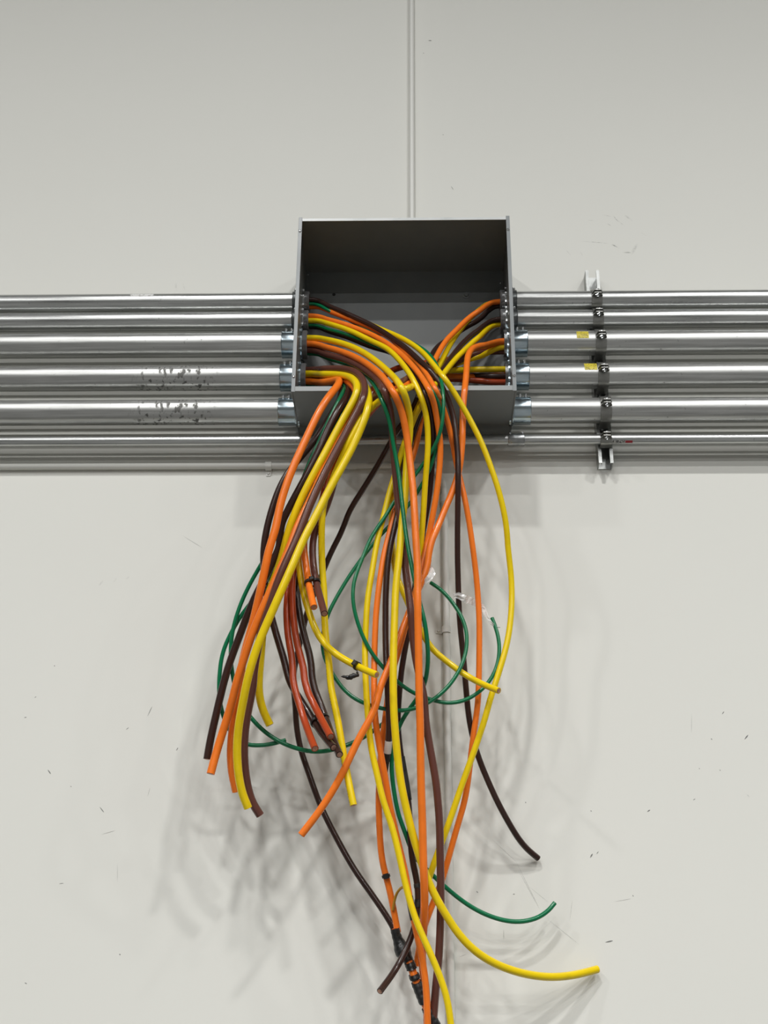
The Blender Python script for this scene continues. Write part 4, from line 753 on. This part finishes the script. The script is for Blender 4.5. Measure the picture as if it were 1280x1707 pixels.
 ('R3b', 'maroon', 0.0088, 'brown cable with a black tie and open copper end, rightmost of the hanging tied pair', '3450,-722,35927 3211,-722,35927 3001,-722,35927 2790,-723,35926 2579,-769,35891 2367,-886,35803 2155,-1014,35689 1948,-1083,35591 1750,-1170,35449 1563,-1268,35274 1376,-1369,35101 1178,-1506,34944 971,-1721,34780 766,-1992,34591 567,-2327,34341 380,-2741,34010 211,-3214,33617 50,-3514,33321 -113,-3775,33065 -285,-3780,32975 -450,-3906,32808 -612,-3693,32817 -759,-3486,32795 -883,-3408,32676 -1049,-3399,32379 -1190,-3402,32062 -1321,-3376,31757 -1447,-3330,31462 -1568,-3234,31190 -1674,-3164,30900 -1761,-3118,30592 -1839,-3087,30277 -1927,-3063,29964 -2033,-3029,29665 -2160,-3000,29375 -2262,-2961,29081 -2292,-2944,28760 -2273,-2957,28426 -2224,-3010,28080 -2150,-3120,27719 -2053,-3312,27335 -1947,-3580,26930 -1886,-3745,26689'),
 ('R3y', 'yellow', 0.0085, 'short yellow cable bent to the right with a black tie near its copper end', '3450,-894,35964 3202,-894,35964 2991,-894,35964 2781,-894,35959 2571,-912,35863 2361,-963,35710 2154,-997,35592 1950,-1024,35516 1751,-1048,35427 1553,-1114,35303 1357,-1207,35155 1164,-1329,34987 971,-1500,34790 777,-1734,34564 582,-2063,34297 387,-2498,33980 198,-3026,33608 21,-3481,33262 -142,-3630,33069 -287,-3717,32884 -429,-3544,32838 -580,-3305,32838 -729,-3177,32773 -869,-3128,32653 -1090,-3116,32404 -1302,-3084,32158 -1486,-3075,31877 -1625,-3016,31593 -1723,-2924,31305 -1798,-2864,30995 -1864,-2827,30674 -1919,-2802,30346 -1981,-2783,30020 -2097,-2772,29714 -2282,-2784,29446 -2486,-2799,29197 -2632,-2817,28905 -2658,-2837,28569 -2620,-2826,28247 -2565,-2812,27930 -2499,-2808,27614 -2413,-2815,27301 -2310,-2834,26991 -2195,-2868,26683 -2047,-2914,26389 -1852,-2972,26128 -1621,-3049,25901 -1365,-3157,25703 -1098,-3308,25515 -828,-3512,25322 -611,-3688,25174'),
 ('R4y', 'yellow', 0.0088, 'scuffed yellow cable hanging straight down left of centre with a worn cut end', '3450,-869,35241 3048,-869,35241 2839,-869,35241 2629,-869,35241 2420,-883,35231 2212,-910,35212 2003,-940,35192 1791,-1042,35125 1575,-1259,34984 1362,-1501,34826 1153,-1729,34665 949,-1995,34455 757,-2330,34171 579,-2763,33801 411,-3117,33474 243,-3541,33119 73,-4222,32636 -101,-4174,32591 -276,-3995,32619 -447,-3854,32609 -609,-3723,32573 -762,-3558,32536 -898,-3530,32406 -1091,-3559,32115 -1246,-3549,31817 -1382,-3520,31519 -1509,-3448,31239 -1631,-3359,30966 -1751,-3296,30681 -1865,-3244,30390 -1967,-3208,30087 -2033,-3193,29766 -2058,-3171,29442 -2067,-3089,29145 -2065,-3000,28852 -2055,-2932,28551 -2037,-2882,28244 -2012,-2844,27934 -1984,-2815,27623 -1968,-2792,27311 -1956,-2774,27000 -1934,-2758,26690 -1901,-2743,26383 -1859,-2730,26079 -1815,-2719,25776 -1785,-2709,25474 -1749,-2701,25175 -1687,-2696,24881 -1619,-2691,24590 -1558,-2686,24300 -1503,-2679,24012 -1451,-2668,23727 -1396,-2652,23446 -1340,-2642,23166 -1281,-2655,22882 -1219,-2664,22603 -1155,-2668,22328'),
 ('R4b', 'brown', 0.0088, 'brown cable with the lowest copper end in the cut cluster of four', '3450,-830,35034 3047,-830,35034 2838,-830,35034 2629,-829,35031 2424,-810,35040 2220,-744,35086 2015,-700,35121 1810,-642,35163 1601,-646,35164 1389,-749,35103 1178,-874,35021 968,-1022,34912 762,-1191,34775 558,-1376,34621 358,-1573,34459 162,-1776,34285 -26,-1977,34093 -195,-2604,33624 -352,-2770,33402 -499,-2770,33258 -640,-2770,33108 -780,-2770,32957 -914,-2770,32801 -1128,-2770,32534 -1350,-2770,32277 -1567,-2770,32019 -1761,-2601,31821 -1891,-2513,31541 -1973,-2439,31235 -2038,-2390,30914 -2102,-2357,30587 -2167,-2339,30256 -2256,-2335,29929 -2384,-2353,29613 -2527,-2405,29296 -2647,-2441,28976 -2709,-2456,28645 -2724,-2481,28305 -2713,-2513,27963 -2682,-2534,27630 -2632,-2543,27306 -2568,-2545,26990 -2494,-2541,26681 -2409,-2534,26379 -2322,-2526,26080 -2264,-2517,25778 -2231,-2512,25473 -2157,-2516,25175 -2045,-2538,24885 -1928,-2598,24587 -1813,-2722,24274 -1697,-2917,23945 -1571,-3172,23609 -1466,-3390,23344'),
 ('R4r', 'red', 0.0088, 'brick red cable with its cut end topmost in the cut cluster of four', '3450,-779,34862 3048,-779,34862 2839,-779,34862 2630,-779,34865 2423,-786,34873 2219,-757,34916 2014,-737,34952 1808,-726,34979 1599,-796,34953 1387,-942,34876 1175,-1113,34778 966,-1322,34646 758,-1583,34468 556,-1903,34239 360,-2302,33951 173,-2950,33506 -3,-3511,33099 -170,-3655,32919 -335,-3452,32926 -497,-3182,32960 -649,-3049,32900 -785,-2987,32780 -907,-2974,32621 -1118,-2969,32357 -1341,-2925,32127 -1529,-2917,31849 -1675,-2819,31585 -1789,-2742,31295 -1876,-2697,30981 -1941,-2666,30655 -2014,-2653,30326 -2125,-2656,30007 -2273,-2653,29713 -2432,-2645,29430 -2577,-2647,29138 -2682,-2670,28820 -2744,-2702,28485 -2778,-2720,28153 -2791,-2714,27831 -2784,-2696,27515 -2761,-2676,27202 -2724,-2658,26891 -2677,-2644,26583 -2614,-2633,26279 -2528,-2627,25980 -2449,-2629,25680 -2402,-2647,25371 -2310,-2689,25067 -2171,-2767,24772 -2023,-2903,24468 -1868,-3115,24148 -1677,-3435,23757'),
 ('R4o', 'orange', 0.0088, 'short orange cable of the hanging tied pair, leftmost, ending in copper', '3450,-576,35189 3074,-576,35189 2866,-576,35189 2659,-563,35200 2447,-558,35193 2234,-621,35137 2022,-692,35095 1807,-821,35025 1593,-995,34929 1380,-1183,34822 1168,-1421,34678 959,-1715,34482 754,-2049,34245 556,-2434,33966 363,-2917,33627 177,-3399,33286 -1,-3625,33083 -167,-3895,32833 -328,-3765,32796 -481,-3668,32724 -632,-3451,32714 -775,-3316,32645 -902,-3275,32508 -1098,-3258,32239 -1296,-3228,31981 -1478,-3222,31699 -1627,-3152,31428 -1740,-3067,31145 -1831,-3010,30841 -1911,-2973,30526 -1985,-2943,30208 -2080,-2911,29900 -2223,-2904,29608 -2388,-2942,29315 -2506,-2955,29008 -2507,-2939,28685 -2454,-2953,28353 -2396,-3028,27999 -2325,-3178,27622 -2236,-3386,27230 -2158,-3563,26919'),
 ('thin', 'gold', 0.0032, 'thin amber strand curling up beside the taped orange cable', '139,-1982,20509 -20,-1787,20607 -144,-1625,20509 -203,-1508,20360 -245,-1406,20145'),
]

PRINTED = {'L1y': 'yellow_print', 'L3o': 'orange_print', 'L3y': 'yellow_print', 'R4y': 'yellow_print', 'L2y': 'yellow_print'}
GREENS = []
PATHS = {}
for key, jacket, r, label, path in CABLES:
    P = [Vector([int(q) * 1e-4 for q in s.split(',')]) for s in path.split()]
    P = catmull(P, max(0.009, r * 1.1))
    PATHS[key] = (P, r)
    col = JACKET[PRINTED.get(key, jacket)]
    seg = 14 if r > 0.006 else 10
    # slightly rolled edge at the cut end
    rad = [r] * len(P)
    me = sweep(P, r, seg)
    o = link('wire' if r < 0.0055 else 'cable', me, col, loc=P[0])
    tag(o, label, 'wire' if r < 0.0055 else 'cable', 'cables hanging out of the box')
    if key not in ('L1o', 'L2o', 'L2y', 'L1y', 'R2b', 'R1b', 'L3o', 'L3b', 'R1o', 'R2y', 'thin'):
        tn = (P[-1] - P[-2]).normalized()
        link('copper_core', lathe_me(P[-1] - tn * 0.001, tn, [(0, r * 0.74), (0.0016, r * 0.74), (0.002, r * 0.55)], 14, caps=True), M['copper'], o)

def near(key, target):
    P, r = PATHS[key]
    t = Vector(target)
    i = min(range(1, len(P) - 1), key=lambda k: (P[k] - t).length)
    return i

def band(parent_or_name, key, target, length, lift, mat, parent=None, wob=0.0):
    """a sleeve of tape or tie following the cable for a given length"""
    P, r = PATHS[key]
    i = near(key, target)
    a = b = i
    L = 0
    while L < length and (a > 0 or b < len(P) - 1):
        if a > 0: a -= 1; L += (P[a] - P[a + 1]).length
        if L < length and b < len(P) - 1: b += 1; L += (P[b] - P[b - 1]).length
    Q = catmull(P[a:b + 1], 0.004)
    rad = [r + lift + wob * math.sin(k * 1.7) for k in range(len(Q))]
    return link(parent_or_name, sweep(Q, r + lift, 14, radii=rad), mat, parent)

def tie(label, key, target, others=()):
    """cable tie: a band round one or two cables with its locking head"""
    P, r = PATHS[key]
    i = near(key, target)
    c, tn = P[i], (P[i + 1] - P[i - 1]).normalized()
    out = Vector((0, -1, 0)); out = (out - tn * out.dot(tn)).normalized()
    side = tn.cross(out)
    cs = [(c, r)]
    for k2 in others:
        P2, r2 = PATHS[k2]
        j = near(k2, c)
        p2 = P2[j] - tn * (P2[j] - c).dot(tn)
        cs.append((p2, r2))
    # outline round the discs
    mid = sum((q for q, _ in cs), Vector()) / len(cs)
    n = 28
    bm = bmesh.new()
    rows = []
    for k in range(n):
        a = 2 * PI * k / n
        dr = out * math.cos(a) + side * math.sin(a)
        ext = max(((q - mid).dot(dr) + rr) for q, rr in cs)
        p0, p1 = mid + dr * (ext + 0.0006), mid + dr * (ext + 0.0024)
        rows.append([bm.verts.new(p0 - tn * 0.0034), bm.verts.new(p0 + tn * 0.0034), bm.verts.new(p1 + tn * 0.0034), bm.verts.new(p1 - tn * 0.0034)])
    for k in range(n):
        A, Bq = rows[k], rows[(k + 1) % n]
        for q in range(4):
            bm.faces.new((A[q], A[(q + 1) % 4], Bq[(q + 1) % 4], Bq[q]))
    t = thing('cable_tie', label, 'cable tie', mid, 'black ties on the cables')
    link('band', to_mesh(bm, sharp=30), M['nylon'], t)
    ext = max(((q - mid).dot(out) + rr) for q, rr in cs)
    bm = bmesh.new()
    bmesh.ops.create_cube(bm, size=1.0)
    mt = Matrix((side * 0.011, tn * 0.010, out * 0.007)).transposed()
    for v in bm.verts:
        v.co = mid + out * (ext + 0.0045) + mt @ v.co
    bmesh.ops.bevel(bm, geom=bm.edges[:], offset=0.001, segments=1, affect='EDGES')
    link('head', to_mesh(bm), M['nylon'], t, smooth=False)
    return t, mid, out, side, tn, ext

tie('black tie joining the hanging orange and brown cut cables', 'R4o', (-0.222, -0.3108, 2.7779), ('R3b',))
t, mid, out, side, tn, ext = tie('black tie with a ragged flag on the short bent yellow cable', 'R3y', (-0.1141, -0.3308, 2.543))
fl = [mid - out * 0.0 + Vector((0.0, 0, -0.014)), mid + Vector((0.002, -0.004, -0.024)), mid + Vector((-0.008, -0.006, -0.026)), mid + Vector((-0.018, -0.004, -0.030)), mid + Vector((-0.030, -0.002, -0.027)), mid + Vector((-0.038, 0.0, -0.026))]
fq = catmull(fl, 0.003)
link('loose_tail', sweep(fq, 0.004, 8, radii=[0.0022 + 0.0042 * math.sin(PI * k / (len(fq) - 1)) ** 2 + 0.0008 * math.sin(k * 2.1) if k < len(fq) - 1 else 0.0008 for k in range(len(fq))]), M['tape'], t)
tie('black tie low on the dark cable beside the cut cluster', 'L4bc', (-0.213, -0.2678, 2.4311), ('R4b',))
tie('black tie with a split end on the orange cable above the tape knot', 'L2o', (-0.0389, -0.1444, 2.0937))
OBJ = {o['label']: o for o in COL.objects if o.get('category') in ('cable', 'wire')}
BYKEY = {key: OBJ[label] for key, _, _, label, _ in CABLES}
band('tape_band', 'R2b', (-0.0356, -0.2213, 2.382), 0.022, 0.0012, M['white_tape'], BYKEY['R2b'])['label'] = 'white tape wrap'
band('tape_band', 'R2b', (-0.0394, -0.2083, 2.3588), 0.012, 0.001, M['tape'], BYKEY['R2b'])['label'] = 'black tape wrap'
band('tape_band', 'L2b', (0.0336, -0.1527, 2.0624), 0.008, 0.0009, M['tape'], BYKEY['L2b'])['label'] = 'black tape ring'
band('tape_band', 'L2b', (0.0349, -0.1523, 2.0257), 0.012, 0.0012, M['tape'], BYKEY['L2b'])['label'] = 'black tape ring'
band('tape_band', 'L2b', (0.0024, -0.176, 2.314), 0.1, 0.0016, M['tape'], BYKEY['L2b'])['label'] = 'black tape wrap'
band('tape_band', 'R1o', (0.0125, -0.1799, 2.0124), 0.05, 0.001, M['tape'], BYKEY['R1o'])['label'] = 'black tape wrap'


# ------------------------------------------------------------------ taped tail at the bottom
T = [Vector(p) for p in [(-0.02, -0.135, 1.9736), (-0.0158, -0.13, 1.9581), (-0.0088, -0.125, 1.9413), (-0.0004, -0.125, 1.924), (0.0136, -0.13, 1.8998), (0.0275, -0.135, 1.8627), (0.0411, -0.135, 1.8291), (0.056, -0.135, 1.7958), (0.0749, -0.13, 1.7607), (0.0949, -0.13, 1.7256), (0.1186, -0.12, 1.6639)]]
Q = catmull(T, 0.006)
L = [0.0]
for a, b in zip(Q, Q[1:]):
    L.append(L[-1] + (b - a).length)
tail = thing('taped_cable_tail', 'cable ends joined in a black tape knot, wrapped tail with orange gaps running off below', 'cable', Q[0], None)
link('orange_core', sweep(Q, 0.0092, 14), JACKET['orange'], tail)
def tape_piece(name, s0, s1, prof, slant=0.006):
    idx = [i for i, l in enumerate(L) if s0 <= l <= s1]
    R = [catmull([Q[i] for i in idx], 0.003)][0]
    rr = [prof(k / (len(R) - 1)) + 0.0006 * ((k // 2) % 2) for k in range(len(R))]
    me = sweep(R, 0.012, 16, radii=rr)
    for i, v in enumerate(me.vertices):      # the wraps run at a slant
        ring = min(i // 16, len(R) - 1)
        tn = (R[min(ring + 1, len(R) - 1)] - R[max(ring - 1, 0)]).normalized()
        v.co += tn * slant * math.cos(2 * PI * (i % 16) / 16)
    link(name, me, M['tape'], tail)
tape_piece('tape_knot', 0.0, 0.085, lambda t: 0.0105 + 0.0085 * math.exp(-((t - 0.62) / 0.22) ** 2), 0.0)
for (s0, s1) in [(0.078, 0.1015), (0.1065, 0.125), (0.1295, 0.179), (0.185, 0.42)]:
    tape_piece('tape_wrap', s0, s1, lambda t: 0.0122)

# ------------------------------------------------------------------ clear tape scraps
def scrap(label, pts, widths, crumple=0.0022):
    bm = bmesh.new()
    Pn = [Vector(p) for p in pts]
    Cq = catmull(Pn, 0.006)
    rows = []
    m = len(Cq)
    for i, p in enumerate(Cq):
        tn = (Cq[min(i + 1, m - 1)] - Cq[max(i - 1, 0)]).normalized()
        sd = tn.cross(Vector((0, 1, 0.2))).normalized()
        f = i / (m - 1) * (len(widths) - 1)
        w = widths[int(f)] * (1 - f % 1) + widths[min(int(f) + 1, len(widths) - 1)] * (f % 1)
        rows.append([bm.verts.new(p + sd * w * (q / 4 - 0.5) + Vector((0, random.uniform(-crumple, crumple), random.uniform(-1, 1) * crumple * 0.4))) for q in range(5)])
    for A, Bq in zip(rows, rows[1:]):
        for k in range(4):
            bm.faces.new((A[k], A[k + 1], Bq[k + 1], Bq[k]))
    o = link('tape_scrap', to_mesh(bm), M['clear'], loc=Pn[0], smooth=False)
    md = o.modifiers.new('thick', 'SOLIDIFY'); md.thickness = 0.0004
    return tag(o, label, 'tape', 'scraps of clear tape')
scrap('crumpled strip of clear tape hanging from the dark brown cable', [(0.1262, -0.208, 2.7778), (0.1394, -0.2125, 2.7781), (0.1564, -0.212, 2.7691), (0.1808, -0.178, 2.7729), (0.2015, -0.18, 2.7577), (0.2115, -0.195, 2.7277), (0.2242, -0.195, 2.7075), (0.2451, -0.19, 2.6992)], [0.012, 0.018, 0.021, 0.018, 0.013, 0.011, 0.007, 0.003])
scrap('small folded flag of clear tape beside the crossing orange cables', [(0.0535, -0.2571, 2.8404), (0.0648, -0.2651, 2.8309), (0.0722, -0.2751, 2.8145), (0.0645, -0.2791, 2.7987), (0.0494, -0.2731, 2.787)], [0.02, 0.017, 0.016, 0.015, 0.010], 0.001)
